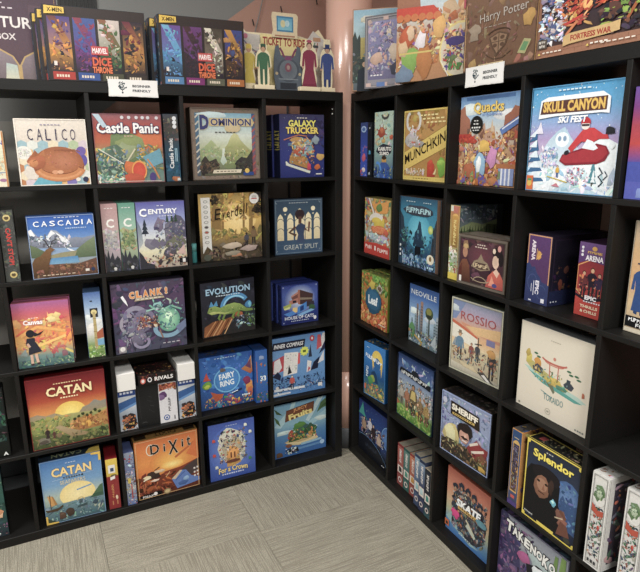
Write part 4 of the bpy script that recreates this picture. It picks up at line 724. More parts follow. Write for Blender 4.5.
def cutout(name, parent, pts, t, fn, w, h, y=0, cream='#ddd0b0'):
    """cardboard cutout: outline extruded to thickness t, printed on its front; pts in metres"""
    bm = bmesh.new(); vs = [bm.verts.new((x, y, z)) for x, z in pts]; f = bm.faces.new(vs)
    r = bmesh.ops.extrude_face_region(bm, geom=[f])
    for v in r['geom']:
        if isinstance(v, bmesh.types.BMVert): v.co.y += t
    bmesh.ops.recalc_face_normals(bm, faces=bm.faces[:])
    me = bpy.data.meshes.new(name); bm.to_mesh(me); bm.free(); paint(me, cream)
    o = mesh_obj(name, me, 'card', parent)
    if fn:
        a = Art(w, h, False); fn(a); p = a.build('print', 'card', o, (-w/2, y, 0), (1, 0, 0), (0, 0, 1), (0, -1, 0))
    return o
def person_outline(w, h, wide=1.0, hat=0):
    half = [(.3*wide, 0), (.33*wide, .2), (.3, .42), (.44, .45), (.46, .5), (.4, .72), (.3, .82), (.19, .86), (.22, .95), (.16, 1.0+hat)]
    return [(x*w, z*h) for x, z in half] + [(-x*w, z*h) for x, z in reversed(half)]
def standee(x, d, w, h, label, fn, wide=1.0, hat=0.0, bw=.08, z0=.014):
    r = tag(empty('figure_standee', place('A', x, d, 1.82)), label, 'standee', None)
    solid('base', 'wood', r, -bw/2, -.012, 0, bw/2, .018, z0+.004, .0015)
    o = cutout('figure', r, person_outline(w, h, wide, hat), .004, fn, w, h); o.location = (0, 0, z0)
    return r
standee(-.372, .022, .08, .168, 'cutout of a man in a green suit and cap on a wooden base', lambda a: (a.person(.5, .03, .93, '#3f6a4c', '#b89070', '#3a3028', '#3c5f48'), a.rect('#33503c', .36, .93, .64, .98), a.ell('#3c5a44', .5, .98, .16, .025)), bw=.09)
standee(-.4225, .06, .075, .17, 'cutout of a woman in a yellow dress behind the green suited man', lambda a: (a.person(.5, .03, .93, '#c8b040', '#c09070', '#c8a838', '#c8b040', skirt=True), a.ell('#d0b440', .5, .95, .16, .06)), 1.1, bw=.06)
standee(-.158, .02, .094, .198, 'cutout of a woman in a long magenta gown on a wooden base', lambda a: (a.poly(('#8f3a50', '#7a2c44'), [.12, .03, .88, .03, .62, .62, .38, .62]), a.person(.5, .03, .92, '#8a344c', '#c8a088', '#5a3a30', '#7a2c44', skirt=True), a.ell('#a84a60', .5, .97, .14, .03)), 1.15, bw=.1)
standee(-.068, .024, .08, .195, 'cutout of a man in a blue coat and top hat on a wooden base', lambda a: (a.person(.5, .03, .88, '#3f5088', '#b89078', '#3a3434', '#33406c', hat='#33406c'), a.poly('#3f5088', [.3, .2, .7, .2, .64, .5, .36, .5])), 1, .06, bw=.07)
R0 = tag(empty('cardboard_display', place('A', -.25, .085, 1.82)), 'cardboard train game display with map backing and a red lettered sign', 'display')
def f_map(a):
    a.poly('#c4bcb4', [.01, 0, .99, 0, .99, .85, .86, .98, .78, .82, .6, .86, .4, .84, .1, .86, .02, .9]); a.scat(24, ['#b8b0b4', '#d0c8c0', '#a8a4a8', '#c8b8a8'], .06, .1, .92, .72, .02, .05, 3)
    for k in range(9): a.line(['#8a6a90', '#5a7a9a', '#a85a58', '#6a8a6a'][k % 4], .003, .03+k*.025, .82-k*.05, .22+k*.02, .42+k*.04)
    for k in range(6): a.line(['#6a6a74', '#5a8a5a', '#a8684a'][k % 3], .004, .7+k*.035, .5, .74+k*.035, .8)
    a.ell('#b86a80', .08, .82, .025); a.ell('#5f9a58', .71, .8, .025); a.ell('#5f9a58', .77, .8, .025); a.rect('#4a4a50', .8, .72, .92, .76); a.rect('#b88a68', .86, .82, .95, .88)
cutout('map_backing', R0, [(-.21, 0), (.205, 0), (.205, .235), (.175, .272), (.12, .23), (.08, .238), (-.17, .238), (-.18, .25), (-.21, .244)], .004, f_map, .41, .27, .01)
def up_print(fn, w, h, x, z, y):
    q = Art(w, h, False); fn(q); return q.build('print', 'card', R0, (x-w/2, y, z), (1, 0, 0), (0, 0, 1), (0, -1, 0))
cutout('title_card', R0, [(-.11, .02), (.105, .02), (.105, .225), (-.11, .234)], .004, None, .2, .2, -.005, '#d8c894')
up_print(lambda a: a.text('TICKET TO RIDE', '#9a3434', .5, .5, 1, 1, bold=.03), .2, .034, 0, .188, -.005)
def f_tv(a):
    a.rect('#3f7fa4', .18, .24, .84, .86); a.rect(('#5aa0c0', '#78b8c8'), .23, .31, .79, .79); a.ell('#c8c090', .43, .56, .1, .15); a.ell('#a8c8d0', .6, .58, .09, .13); a.rect('#a8785a', .1, .04, .9, .1)
cutout('screen_cutout', R0, [(-.062, .222), (.062, .222), (.06, .25), (.064, .312), (.055, .322), (-.055, .322), (-.059, .305), (-.053, .25)], .004, None, .1, .1, -.012, '#d2c2a4')
up_print(f_tv, .118, .1, .001, .222, -.012)
def f_loco(a):
    a.line('#7a3c58', .009, .36, .74, .28, .86, .2, .94); a.line('#7a3c58', .009, .64, .74, .72, .86, .8, .94)
    a.ell('#4a525c', .5, .46, .4, .26); a.ell('#6a727a', .5, .46, .32, .22, '#565e68'); a.ell('#7a4858', .5, .52, .12, .1); a.ell('#9a8078', .5, .52, .06, .05); a.poly('#7a4468', [.36, .68, .64, .68, .58, .77, .42, .77]); a.rect('#33383f', .2, .04, .8, .18); a.line('#7f868c', .004, .14, .26, .86, .26)
    for x in (.08, .92): a.ell('#b8a47c', x, .38, .05)
cutout('locomotive', R0, [(-.058, 0), (.058, 0), (.068, .06), (.066, .13), (.058, .18), (.044, .186), (.034, .145), (-.034, .145), (-.044, .186), (-.058, .18), (-.066, .13), (-.068, .06)], .004, f_loco, .13, .186, -.045, '#59616a')
solid('display_foot', 'wood', R0, -.2, -.004, 0, .2, .03, .012, .001)
# ---- right shelf, first row
def a_bluesp(a):
    a.bg('#3a4a7a', '#34489a', '#3850b0', '#3a58b8'); a.scat(10, ['#8a9ac8', '#28346a', '#c05a70', '#4a6ac8'], 0, 0, 1, .6, .08, .2, 3); a.ell('#9ab4d8', .5, .88, .4, .06); a.ell('#4a6aa8', .5, .88, .25, .035); a.blob('#c85a78', .55, .36, .3, .08, 4); a.blob('#e0c8c8', .5, .12, .25, .04, 5)
game_box('B', 1, .0415, .03, .0625, .243, .2, a_bluesp, 'slim blue box edge with a pink shape next to the shelf side', '#2c3868')
def a_dksp(c):
    def f(a): a.bg('#23262c', '#1e2126', '#1c1e22'); a.scat(8, ['#2c3038', '#383c44'], 0, 0, 1, 1, .1, .3, 5); a.blob(c, .5, .45, .3, .04, 3); a.blob('#a8b0b4', .5, .06, .25, .03, 4); a.ell('#c8c8c4', .5, .9, .12)
    return f
game_box('B', 1, .1055, .032, .036, .242, .2, a_dksp('#3a90c0'), 'slim black box edge with a bright blue spark', '#17191d')
game_box('B', 1, .143, .04, .037, .241, .2, a_dksp('#4a4c50'), 'slim plain charcoal box edge beside the red beetle box', '#1e2024')
def a_beetle(a):
    a.bg('#a8c0b0', '#b0c8b4', '#90b0a4', '#6a8a90', '#33507a'); a.scat(30, ['#c8d4bc', '#8aac9c', '#b8a880', '#a0bca8'], 0, .5, 1, 1, .04, .1, 3); a.curve('#4a4a48', .01, .58, .96, .18, .06, 180, 360); a.blob('#a84a34', .4, .7, .2, .08, 4, .15)
    for k in range(8): a.line('#9a4430', .004, .4, .7, .4+.3*math.cos(k*.785+.4), .7+.12*math.sin(k*.785+.4))
    a.blob('#c06a48', .4, .72, .1, .04, 5); a.blob('#b85a40', .92, .62, .1, .04, 6); a.blob('#c89a50', .5, .56, .12, .03, 7)
    a.blob('#2c3038', .55, .43, .42, .09, 8, .1); a.text('KABUTO', '#e2e0d8', .58, .445, .72, .06, bold=.04); a.text('SUMO', '#e2e0d8', .55, .375, .5, .055, bold=.04); a.ell('#b88a40', .55, .27, .13, .06); a.ell('#3a2c20', .55, .31, .13, .03); a.poly('#33569a', [.25, .0, .85, 0, .8, .2, .65, .24, .4, .24, .28, .18]); a.curve('#4a8ad0', .012, .2, .05, .2, .18, 20, 110); a.scat(18, ['#2a4a88', '#4a78b8', '#1f3460', '#8a9a78'], 0, 0, 1, .16, .04, .1, 9)
game_box('B', 1, .187, .02, .155, .281, .09, a_beetle, 'tall pale green box with a red beetle above a dark title', '#4a6068')
def a_munch(a):
    a.bg('#b08440', '#b88a48', '#a87a3c', '#b4883c'); a.scat(20, ['#a07838', '#c0944c', '#987034'], 0, .4, 1, 1, .05, .12, 3); a.poly(('#d8bc58', '#d0b04c'), [0, .12, 0, .4, 1, .78, 1, .48]); a.line('#8a6a28', .002, 0, .4, 1, .78); a.line('#8a6a28', .002, 0, .12, 1, .48)
    a.blob('#b8b4b0', .2, .6, .16, .12, 4); a.curve('#d0ccc4', .014, .16, .85, .09, .12, 100, 260); a.curve('#d0ccc4', .014, .3, .85, .09, .12, -80, 80); a.blob('#9a9694', .36, .52, .12, .05, 6); a.blob('#c87a48', .28, .72, .05, .03, 7); a.blob('#c8c4c0', .22, .68, .09, .07, 8); a.scat(14, ['#dcd8d0', '#8a8684', '#c06a50'], .08, .5, .4, .78, .015, .035, 9)
    for y, w, x in ((.92, .42, .6), (.87, .5, .7), (.82, .44, .76)): a.small('#ecd890', x, y, w, 5, .02)
    a.text('MUNCHKIN', '#241a14', .5, .46, .98, .14, rot=19, bold=.01, skew=.25); a.small('#8a7030', .75, .6, .3, 4, .008)
    a.blob('#b83a28', .66, .16, .1, .13, 3); a.blob('#c84a30', .66, .26, .06, .05, 4); a.blob('#7aa838', .9, .2, .09, .12, 5); a.blob('#98c048', .88, .27, .07, .04, 6); a.scat(14, ['#d0c8b8', '#c8b088', '#b8a890'], .08, .08, .52, .17, .02, .045, 7); a.poly('#d8c488', [.72, .1, .8, .2, .78, .1])
    a.rect('#d4b850', 0, 0, 1, .06); a.small('#8a6a28', .45, .03, .4, 6, .012); a.frame('#d8c050', .006); a.frame('#d8bc58', .004)
game_box('B', 1, .392, .042, .29, .275, .07, a_munch, 'tan and yellow box with a diagonal title and horned helmet', '#8a6a30')
def crowd(a, seed):
    a.scat(60, ['#b8703a', '#c89058', '#a85a38', '#d8b070', '#8a5a40', '#b88a58', '#7a5048'], 0, .15, 1, .62, .03, .07, seed, 2); a.scat(34, ['#d8c090', '#9a4a38', '#c89aa8', '#5a6aa0', '#c87850', '#e0c8a0', '#8a6a9a'], .05, .12, .95, .5, .02, .05, seed+1, 2)
def a_quack(a):
    a.bg('#6a9ad0', '#9abcd8', '#c8c8c0', '#b8906a', '#a8784c', '#a87850'); a.blob('#dfe4e8', .2, .85, .2, .07, 3); a.blob('#e0e4e6', .8, .78, .2, .06, 4); a.rect('#4f78b0', .1, .95, .9, .99)
    a.poly(('#b0745a', '#98604a'), [0, .5, 0, .86, .08, .9, .1, .8, .18, .74, .2, .5]); a.poly(('#a86a50', '#90584a'), [.74, .5, .76, .76, .85, .8, .9, .86, 1, .84, 1, .5]); a.poly('#b89078', [.34, .5, .36, .64, .44, .7, .46, .62, .6, .66, .64, .5]); a.poly('#c8b090', [.54, .6, .56, .74, .6, .6])
    crowd(a, 5); a.poly('#b03c2c', [0, .5, 0, .58, .2, .58, .34, .5, .3, .47]); a.scat(8, ['#c84a34', '#a03428'], 0, .48, .3, .56, .02, .04, 8); a.poly('#5a78b4', [.7, .62, 1, .76, 1, .68, .74, .56]); a.line('#dce0e8', .004, .74, .62, 1, .74)
    a.blob('#d8a848', .46, .44, .1, .07, 3); a.blob('#8fb0d0', .4, .22, .09, .13, 5); a.blob('#e0e4e8', .38, .24, .04, .1, 6); a.blob('#b0603a', .22, .16, .12, .1, 7); a.blob('#c88ab0', .6, .32, .08, .12, 8); a.blob('#5a4a98', .45, .06, .12, .06, 9); a.rect('#a8683c', .68, .2, 1, .25); a.rect('#8090c0', .72, .02, .96, .2)
    for x in (.76, .82, .88): a.rect('#d8dce4', x, .02, x+.025, .2)
    a.blob('#b87848', .64, .06, .1, .05, 4); a.scat(20, ['#a05a38', '#c88a50', '#7a8a50', '#6a5a90'], 0, 0, .75, .14, .03, .06, 6)
    a.text('Quacks', '#e8c850', .5, .86, .5, .13, bold=.02, ol='#a8783a', olw=.015); a.text('of Quedlinburg', '#5a78b8', .56, .785, .32, .035); a.ell('#20201f', .31, .68, .11, .1); a.small('#d8d8d4', .31, .725, .08, 2, .012); a.small('#d8d8d4', .31, .69, .1, 2, .014); a.small('#e0e0dc', .31, .65, .16, 4, .016); a.small('#d8d8d4', .31, .62, .12, 3, .012)
game_box('B', 1, .743, .048, .298, .302, .075, a_quack, 'market crowd box with blue sky and a round black sticker', '#6a5444', mat='card')
def a_ski(a):
    a.bg('#3f9cd0', '#5aa8d8', '#8aa8d8', '#b09ac8', '#c8c0d8', '#d8e2ea', '#e0e8ec'); a.scat(40, ['#e4eef4'], 0, .3, 1, 1, .004, .012, 3); a.poly(('#a8c8dc', '#dce8f0'), [.1, .3, .25, .5, .34, .58, .42, .62, .5, .52, .62, .38, .75, .3, .6, .15, .1, .15]); a.ell('#e6f0f4', .4, .5, .08, .07); a.ell('#7f9fc0', .37, .51, .02, .025); a.ell('#7f9fc0', .43, .51, .02, .025); a.poly('#e8f0f4', [.6, .4, .85, .52, 1, .45, 1, .1, .5, .1])
    a.poly('#e4ecf0', [0, 0, 0, .2, .4, .22, .7, .26, 1, .3, 1, 0]); a.poly('#b8d4e0', [.3, .0, .5, .12, .9, .0]); a.scat(20, ['#c4dce8', '#a8c4d8', '#f0f4f6'], 0, 0, 1, .2, .03, .08, 5, 4)
    for j in range(5): a.poly('#3a6a98', [.0, .08+j*.1, .22-.03*j, .1+j*.1, .1, .2+j*.1]); a.poly('#dce8f0', [.0, .13+j*.1, .19-.03*j, .13+j*.1, .1, .21+j*.1])
    a.poly('#e0dcec', [.08, .56, .13, .68, .17, .56]); a.scat(24, ['#8ab0d0', '#c8bcd8', '#6a8ab8', '#e4e8f0'], .18, .24, .36, .42, .02, .04, 7); a.pine('#4a8a98', .77, .08, .22); a.pine('#dfe8ec', .78, .1, .12); a.line('#1c2c3c', .004, .83, .25, .87, .2, .83, .17, .88, .12, .84, .08); a.line('#1c2c3c', .003, .89, .22, .92, .18, .88, .14)
    a.poly('#8a2030', [.39, .3, .42, .36, .78, .46, .88, .44, .92, .38, .88, .31, .8, .28, .46, .26]); a.poly('#a82c38', [.4, .31, .43, .35, .78, .44, .87, .43, .9, .38, .86, .33, .8, .3, .46, .28])
    a.poly('#c8343a', [.48, .42, .62, .58, .66, .6, .74, .6, .84, .54, .88, .54, .9, .5, .8, .5, .74, .47, .62, .48, .52, .38]); a.poly('#dfe6ec', [.63, .42, .68, .5, .74, .48, .8, .42, .76, .4]); a.ell('#c03038', .65, .65, .05, .045); a.ell('#e0d8d0', .65, .62, .045, .035); a.rect('#4a3a40', .61, .615, .69, .635); a.blob('#2c2c34', .9, .57, .05, .035, 3); a.blob('#2c2c34', .47, .38, .03, .025, 4); a.poly('#b8242c', [.62, .64, .66, .7, .7, .64])
    a.person(.38, .14, .12, '#d8a830', '#d0a080', legs='#3a5a98'); a.line('#c8b030', .003, .26, .15, .5, .1); a.scat(20, ['#8ab0c8', '#c05a68', '#e8d8e0', '#5a6a80', '#c8a8c0'], .48, .08, .72, .24, .01, .025, 8); a.ell('#e8f0f4', .94, .44, .025)
    a.rect('#d8682c', 0, 0, .09, .15); a.ell('#d8b040', .045, .075, .03); a.rect('#4a9a60', .02, .1, .07, .12); a.poly('#c87888', [.32, .06, .38, .09, .42, .05])
    a.poly('#eaf0f4', [.1, .7, .12, .87, .2, .9, .8, .91, .88, .86, .88, .72, .8, .73, .3, .72]); a.poly('#5a3a34', [.12, .74, .14, .86, .85, .87, .85, .75]); a.text('SKULL CANYON', '#e0b848', .49, .81, .68, .1, bold=.04, ol='#b06a30', olw=.02); a.text('SKI FEST', '#f2f4f6', .5, .685, .32, .06, bold=.04, skew=.2); a.small('#d8ecf4', .5, .955, .36, 8, .012); a.frame('#5aa0cc', .002)
game_box('B', 1, 1.099, .033, .313, .3, .075, a_ski, 'bright blue snow box with a red suited snowboarder', '#3a7aa8')
def a_purple(a):
    a.bg('#6a4a9a', '#7a3a80', '#a83c50', '#b83c3c', '#5a4898', '#4450a0', '#5a68b0'); a.poly('#c84a40', [.2, .35, .5, .95, .6, .95, .6, .35]); a.line('#e09068', .004, .3, .4, .6, .95); a.rect('#4450a4', 0, .12, 1, .34); a.rect('#5058ac', 0, 0, 1, .16); a.blob('#7a88c8', .3, .06, .2, .05, 3); a.rect('#c8c8d8', .5, .22, .8, .3); a.ell('#c8b8d8', .1, .95, .03)
game_box('B', 1, 1.4515, .016, .22, .272, .07, a_purple, 'violet and red box with light streaks beside the snowboarder box', '#4a3a80')

# ---- right shelf, second row
def a_fruit(a):
    a.bg('#c8a048', '#c0b070', '#a8a080', '#9aa4a0', '#b8b0a0'); a.scat(70, ['#d8b040', '#8a9a50', '#c0683c', '#d8d0b0', '#7a6a80', '#a8b8b0', '#d08a3c', '#5a7a58'], 0, .22, 1, 1, .05, .12, 3, 2); a.poly('#d8943c', [.3, .9, .95, .98, .9, .78, .5, .74]); a.blob('#6a8a48', .6, .86, .12, .08, 4); a.line('#dcd8d0', .01, .18, 1, .38, .74)
    a.blob('#d8b838', .55, .6, .24, .12, 5); a.curve('#dcd4c8', .02, .5, .58, .28, .14, 40, 170); a.blob('#c8642c', .56, .47, .28, .08, 6); a.text('TOKYO', '#d8602c', .56, .47, .5, .1, bold=.05, ol='#e8d8a0', olw=.03); a.blob('#a8c0b8', .4, .33, .22, .08, 7); a.blob('#b8a8c0', .74, .32, .18, .07, 8); a.blob('#c8583c', .86, .44, .1, .06, 9); a.scat(14, ['#dcdcd8', '#9ab0a8', '#8a98b8'], .1, .24, .95, .38, .03, .07, 10)
    a.rect('#b83428', 0, 0, 1, .2); a.poly('#c03c2c', [0, .2, .5, .23, 1, .2]); a.scrib(3, '#e8d8d0', .18, .13, .26, .07, bold=.03); a.rect('#e0d0c8', .42, .09, .48, .17); a.scrib(5, '#e8d8d0', .74, .115, .4, .07, bold=.03)
game_box('B', 2, .117, .016, .226, .26, .08, a_fruit, 'colourful cartoon fruit box with a red bottom band', '#7a7048', mat='wrap')
def a_ruin(a):
    a.bg('#2a506a', '#2f7a98', '#3488a4', '#2a6a88', '#254a66', '#2a4058'); a.ell('#3a98b4', .5, .52, .3, .26, '#6ac4d8'); a.poly(('#2c3c48', '#28384a'), [0, .1, 0, .8, .1, .7, .14, .5, .2, .3, .24, .1]); a.poly(('#3a3c40', '#33404c'), [1, .1, 1, .8, .9, .72, .84, .56, .8, .3, .74, .1]); a.ell('#8fb048', .78, .58, .06, .06, '#d8d880'); a.line('#2a2c30', .004, .84, .2, .84, .62)
    a.poly(('#254058', '#1f3448'), [.36, .3, .4, .5, .46, .56, .5, .68, .54, .66, .58, .5, .62, .42, .66, .3]); a.rect('#4a8898', .46, .5, .5, .55); a.scat(40, ['#243a4c', '#3a6a84', '#2c5068', '#1c2c3a', '#467a90'], .02, .1, .98, .5, .02, .05, 5, 2); a.rect('#14181f', .42, .15, .56, .31); a.scat(30, ['#4a78a0', '#6a90b0', '#34587c', '#8aa8c0'], .1, .0, .95, .16, .03, .07, 7, 3); a.scat(14, ['#5aa098', '#2f5a58'], .1, .34, .24, .56, .015, .03, 8)
    a.blob('#39434c', .48, .82, .36, .075, 3, .08, 20); a.scrib(10, '#a8d4dc', .48, .82, .6, .075, bold=.03, arc=.015, ol='#1c2c38', olw=.03); a.small('#a8c0cc', .3, .94, .24, 4, .012); a.small('#a8c0cc', .7, .94, .2, 4, .012); a.ell('#d8d0b8', .81, .17, .085, .07); a.ell('#7a6038', .81, .18, .03, .035); a.small('#a8d0e0', .82, .05, .16, 3, .03)
    for y in (.14, .21, .28): a.ell('#c8d0d4', .05, y, .02)
    a.rect('#5a4438', .93, 0, 1, 1); a.line('#7a5c48', .002, .945, 0, .945, 1); a.rect('#2c3c4a', 0, 0, .02, 1)
game_box('B', 2, .4, .026, .285, .287, .075, a_ruin, 'teal night box with a glowing tower ruin and round cream seal', '#3c3430')
def a_yell(a):
    a.bg('#b86a48', '#a88a50', '#b09450', '#98a890', '#c8b84a'); a.rect('#b87060', .3, .9, .8, 1); a.rect('#d0d0c0', 0, .92, .3, 1); a.ell('#d8a850', .55, .84, .35, .05); a.rect(('#c09040', '#8a6a30'), .2, .44, .85, .86); a.frame('#c8ac60', .002); a.scrib(7, '#d8c070', .52, .64, .34*a.h/a.w, .3*a.w/a.h, rot=90, bold=.03, ol='#4a3820', olw=.03)
    a.blob('#d8d8d0', .5, .36, .4, .06, 4); a.scat(16, ['#7a9a58', '#d8d4b8', '#a05a3c', '#e0dcd0', '#5a7a50'], 0, .1, 1, .42, .1, .22, 5); a.rect('#d8c030', 0, 0, 1, .09)
def a_yell_r(a):
    a.bg('#38444c', '#505c64', '#5f6a60', '#3c4a34', '#33402c', '#5a7078', '#33404a'); a.scat(24, ['#6a7880', '#8a9498', '#4a565e', '#3c464e'], 0, .8, 1, 1, .05, .12, 3, 5); a.poly('#7a8458', [0, .72, .3, .78, .6, .74, 1, .8, 1, .6, 0, .6]); a.hills('#4a5638', .7, .05, 4, 8, .5)
    for k in range(13): a.pine(['#26301f', '#3a4a2c', '#56603c'][k % 3], .04+k*.075, .5+.015*(k % 2), .22, .09)
    a.poly(('#6a828c', '#46585f'), [0, .34, 0, .5, 1, .5, 1, .34]); a.scat(12, ['#8a9aa0', '#4a5a60'], 0, .36, 1, .48, .04, .1, 6, 6); a.blob('#14181a', .6, .46, .06, .04, 3); a.rect('#28323a', 0, 0, 1, .34)
game_box('B', 2, .7435, .024, .056, .278, .2, a_yell, 'slim yellow box edge whose broad side shows a forest lake', '#2c3438', right=a_yell_r)
def a_portr(a):
    a.bg('#4a2c34', '#50303a', '#3f2830', '#38282a'); a.scat(20, ['#5a3840', '#38242c', '#644048'], 0, 0, 1, 1, .05, .12, 3); a.frame('#6a5f54', .008); a.frame('#4a4038', .003, .009); a.ell('#54343c', .5, .62, .28, .28, '#6a3a44')
    a.poly(('#7a4a34', '#4a2c24'), [.04, .06, .04, .36, .1, .5, .2, .52, .26, .4, .3, .06]); a.ell('#a8785c', .16, .66, .055, .11); a.poly('#8a6a4c', [.1, .74, .12, .88, .2, .9, .24, .74]); a.ell('#b89860', .17, .78, .05, .05); a.poly('#5a2c24', [.02, .06, .03, .3, .1, .44, .1, .06])
    a.poly(('#c8604c', '#a84a44'), [.62, .06, .66, .28, .76, .4, .88, .4, .96, .26, .97, .06]); a.poly('#d8b098', [.76, .38, .82, .46, .88, .38, .84, .28]); a.ell('#d8b49c', .8, .58, .065, .13); a.ell('#2a2024', .82, .76, .1, .1); a.ell('#241c20', .9, .64, .05, .13); a.ell('#c8a890', .79, .6, .05, .1); a.ell('#d8c0a8', .76, .78, .03, .05); a.ell('#c88a80', .86, .84, .035, .06); a.poly('#d88a70', [.68, .1, .74, .3, .82, .1]); a.ell('#4a4a80', .8, .12, .05, .04)
    a.poly('#8a7860', [.3, .4, .36, .52, .44, .56, .5, .68, .56, .56, .64, .52, .7, .4, .5, .34]); a.poly('#4a3430', [.33, .4, .5, .37, .67, .4, .6, .5, .4, .5]); a.scrib(6, '#c8b088', .5, .44, .3, .08, bold=.02); a.small('#c8b8a8', .5, .85, .18, 4, .02); a.small('#c8b8a8', .5, .8, .26, 5, .02); a.curve('#a08c70', .003, .5, .12, .14, .1, 0, 180); a.curve('#a08c70', .003, .5, .2, .2, .08, 200, 340); a.rect('#d8d4cc', .05, .05, .1, .17)
game_box('B', 2, .8115, .013, .23, .181, .11, a_portr, 'low maroon box with two costumed portraits in ornate frame', '#55493f', yaw=4.5, top=lambda a: (a.bg('#6a5f54'), a.scat(12, ['#7a6f62', '#574c44'], 0, 0, 1, 1, .04, .1, 3, 4), a.frame('#463c36', .004)))
def a_arena(a):
    a.bg('#5a3a6c', '#54345e', '#4c3058'); a.frame('#c8925c', .0035, .001); a.text('ARENA', '#e0d4dc', .26, .77, .3*a.h/a.w, .16*a.w/a.h, rot=-90, bold=.04); a.poly('#c89040', [.42, .68, .5, .64, .6, .68, .58, .76, .46, .78]); a.line('#d0a050', .003, .4, .64, .62, .74); a.small('#c89848', .42, .72, .04, 1, .16)
    a.poly(('#33406c', '#2f3862'), [0, 0, 0, .56, .12, .58, .24, .52, .36, .54, .48, .44, .6, .4, .7, .33, .86, .32, 1, .3, 1, 0]); a.curve('#4a5a88', .0015, .3, .3, .2, .12, 0, 300); a.curve('#4a5a88', .0015, .7, .18, .2, .1, 30, 330); a.text('EPIC', '#dcd8e4', .52, .24, .2*a.h/a.w, .16*a.w/a.h, rot=-90, bold=.04); a.small('#c8c8d8', .38, .22, .05, 1, .22); a.small('#c8c8d8', .28, .22, .04, 1, .12); a.rect('#d8d8e0', .72, .03, .86, .09); a.rect('#c8c8d4', .18, .02, .3, .04)
def a_arena_r(a):
    a.bg('#231c2c', '#1c1824', '#1d1a2a', '#20243a'); a.frame('#2f2438', .003, .01); a.scat(20, ['#2a2030', '#5a3a34', '#33203a', '#7a4a30', '#1a1620'], .08, .15, .7, .6, .02, .05, 3); a.blob('#6a4038', .3, .52, .05, .06, 4); a.blob('#7a3c30', .2, .3, .04, .07, 5); a.rect('#222848', 0, 0, 1, .22)
    for x in (.05, .1, .15): a.ell('#c8ccd8', x, .06, .012)
def a_arena2(a):
    a.bg('#6a4a80', '#5a3a70', '#4a2c4c', '#6a2c38', '#5a2834'); a.poly(('#b83c34', '#b0382e'), [0, .32, .5, .2, 1, .28, 1, 0, 0, 0]); a.poly(('#8a2c34', '#a83430'), [0, .7, .06, .72, .5, .78, .6, .76, 1, .74, 1, .3, .5, .22, 0, .36]); a.line('#d89a58', .003, 0, .68, .45, .77); a.line('#d8a060', .003, 0, .35, .5, .2); a.line('#d09050', .002, .02, .35, .02, .68)
    a.person(.6, .24, .44, '#2c2430', '#d8a880', '#5a2c24'); a.person(.28, .26, .36, '#6a3034', '#c89a78'); a.person(.88, .26, .36, '#3a2c48', '#c08a70'); a.poly('#281f2c', [0, .3, .3, .26, .7, .28, 1, .3, 1, .26, .5, .2, 0, .26]); a.scat(14, ['#3a2430', '#c87848', '#8a3a34', '#2a2030'], .08, .28, .95, .55, .04, .08, 5); a.rect('#4a3058', 0, .27, 1, .3) if False else None
    a.text('ARENA', '#e6dfe6', .62, .8, .7, .075, bold=.04, ol='#4a2c50', olw=.03); a.scrib(7, '#d8a848', .62, .875, .56, .035, bold=.03); a.ell('#c89840', .6, .93, .1, .03); a.text('EPIC', '#eae6ea', .62, .265, .46, .06, bold=.05); a.small('#dcd8e0', .7, .21, .7, 7, .016); a.text('THRILLS', '#e8d4b0', .58, .14, .7, .04, bold=.03); a.text('& CHILLS', '#e8d4b0', .58, .075, .66, .04, bold=.03)
    for y in (.93, .88, .83): a.ell('#dcd8e0', .14, y, .05)
game_box('B', 2, 1.1135, .046, .097, .219, .26, a_arena, 'purple and navy box edge turned sideways with a dark broad side', '#1d1826', right=a_arena_r, tray='#1a1620')
game_box('B', 2, 1.294, .064, .0885, .218, .26, a_arena2, 'narrow purple and red box with a group of heroes', '#2c1c30')
def a_hat(a):
    a.bg('#b8a890', '#c8a070', '#c89a64', '#c8ac80', '#a89478'); a.scat(20, ['#d0a878', '#b88a5c', '#d8bc90'], 0, .3, 1, 1, .06, .14, 3); a.poly('#b87850', [.2, .9, .4, .96, .36, .7, .26, .6]); a.person(.13, .17, .48, '#2c4a80', '#c8a080', legs='#24406c', hat='#1f3050'); a.poly('#2c4a80', [.05, .2, .21, .2, .18, .44, .08, .44]); a.scat(16, ['#5a4030', '#8a6a48', '#dcd0b8'], .2, .2, 1, .5, .03, .08, 5); a.rect('#161618', 0, .05, 1, .15); a.scrib(8, '#e8e8e8', .16, .12, .24, .035, bold=.03); a.scrib(4, '#e8e8e8', .2, .075, .16, .035, bold=.03); a.ell('#e0e0e0', .34, .1, .04); a.rect('#c8bca4', 0, 0, 1, .04); a.frame('#a89c88', .002)
game_box('B', 2, 1.468, .055, .28, .298, .075, a_hat, 'tan box with a man in a blue coat and top hat', '#242424')

# ---- right shelf, third row
def a_leaf(a):
    a.bg('#7a8a3c', '#a89440', '#a87a38', '#b0602c', '#a84c28'); a.scat(90, ['#8a9a40', '#b89a3c', '#c07830', '#a85028', '#6a8a3c', '#d0a048', '#c05a2c', '#5f7a38'], 0, 0, 1, 1, .05, .1, 3, 2); a.scat(24, ['#c8643a', '#d88a48', '#e0b068', '#b8482c'], 0, 0, 1, .3, .05, .1, 4, 2); a.scat(14, ['#6a9a3c', '#8fb048', '#4a7a34'], .5, .7, 1, 1, .05, .1, 5)
    a.blob('#2c5a74', .48, .5, .3, .26, 6, .1, 16); a.blob('#346a88', .48, .5, .24, .2, 7, .1, 14); a.text('Leaf', '#e4ecec', .48, .5, .36, .17, bold=.04); a.blob('#c8b838', .44, .8, .12, .09, 8, .35); a.blob('#b8b0a0', .73, .77, .11, .085, 9); a.blob('#6a5448', .73, .77, .07, .05, 10); a.rect('#d8c8b0', .7, .08, .95, .1)
lf = game_box('B', 3, .062, .034, .2445, .254, .06, a_leaf, 'autumn leaf box with a dark blue centre shape', '#6a7a34', top=lambda a: (a.bg('#6a7a34'), a.scat(20, ['#8a9a40', '#a08a3c', '#4a5a2c'], 0, 0, 1, 1, .05, .1, 3)))
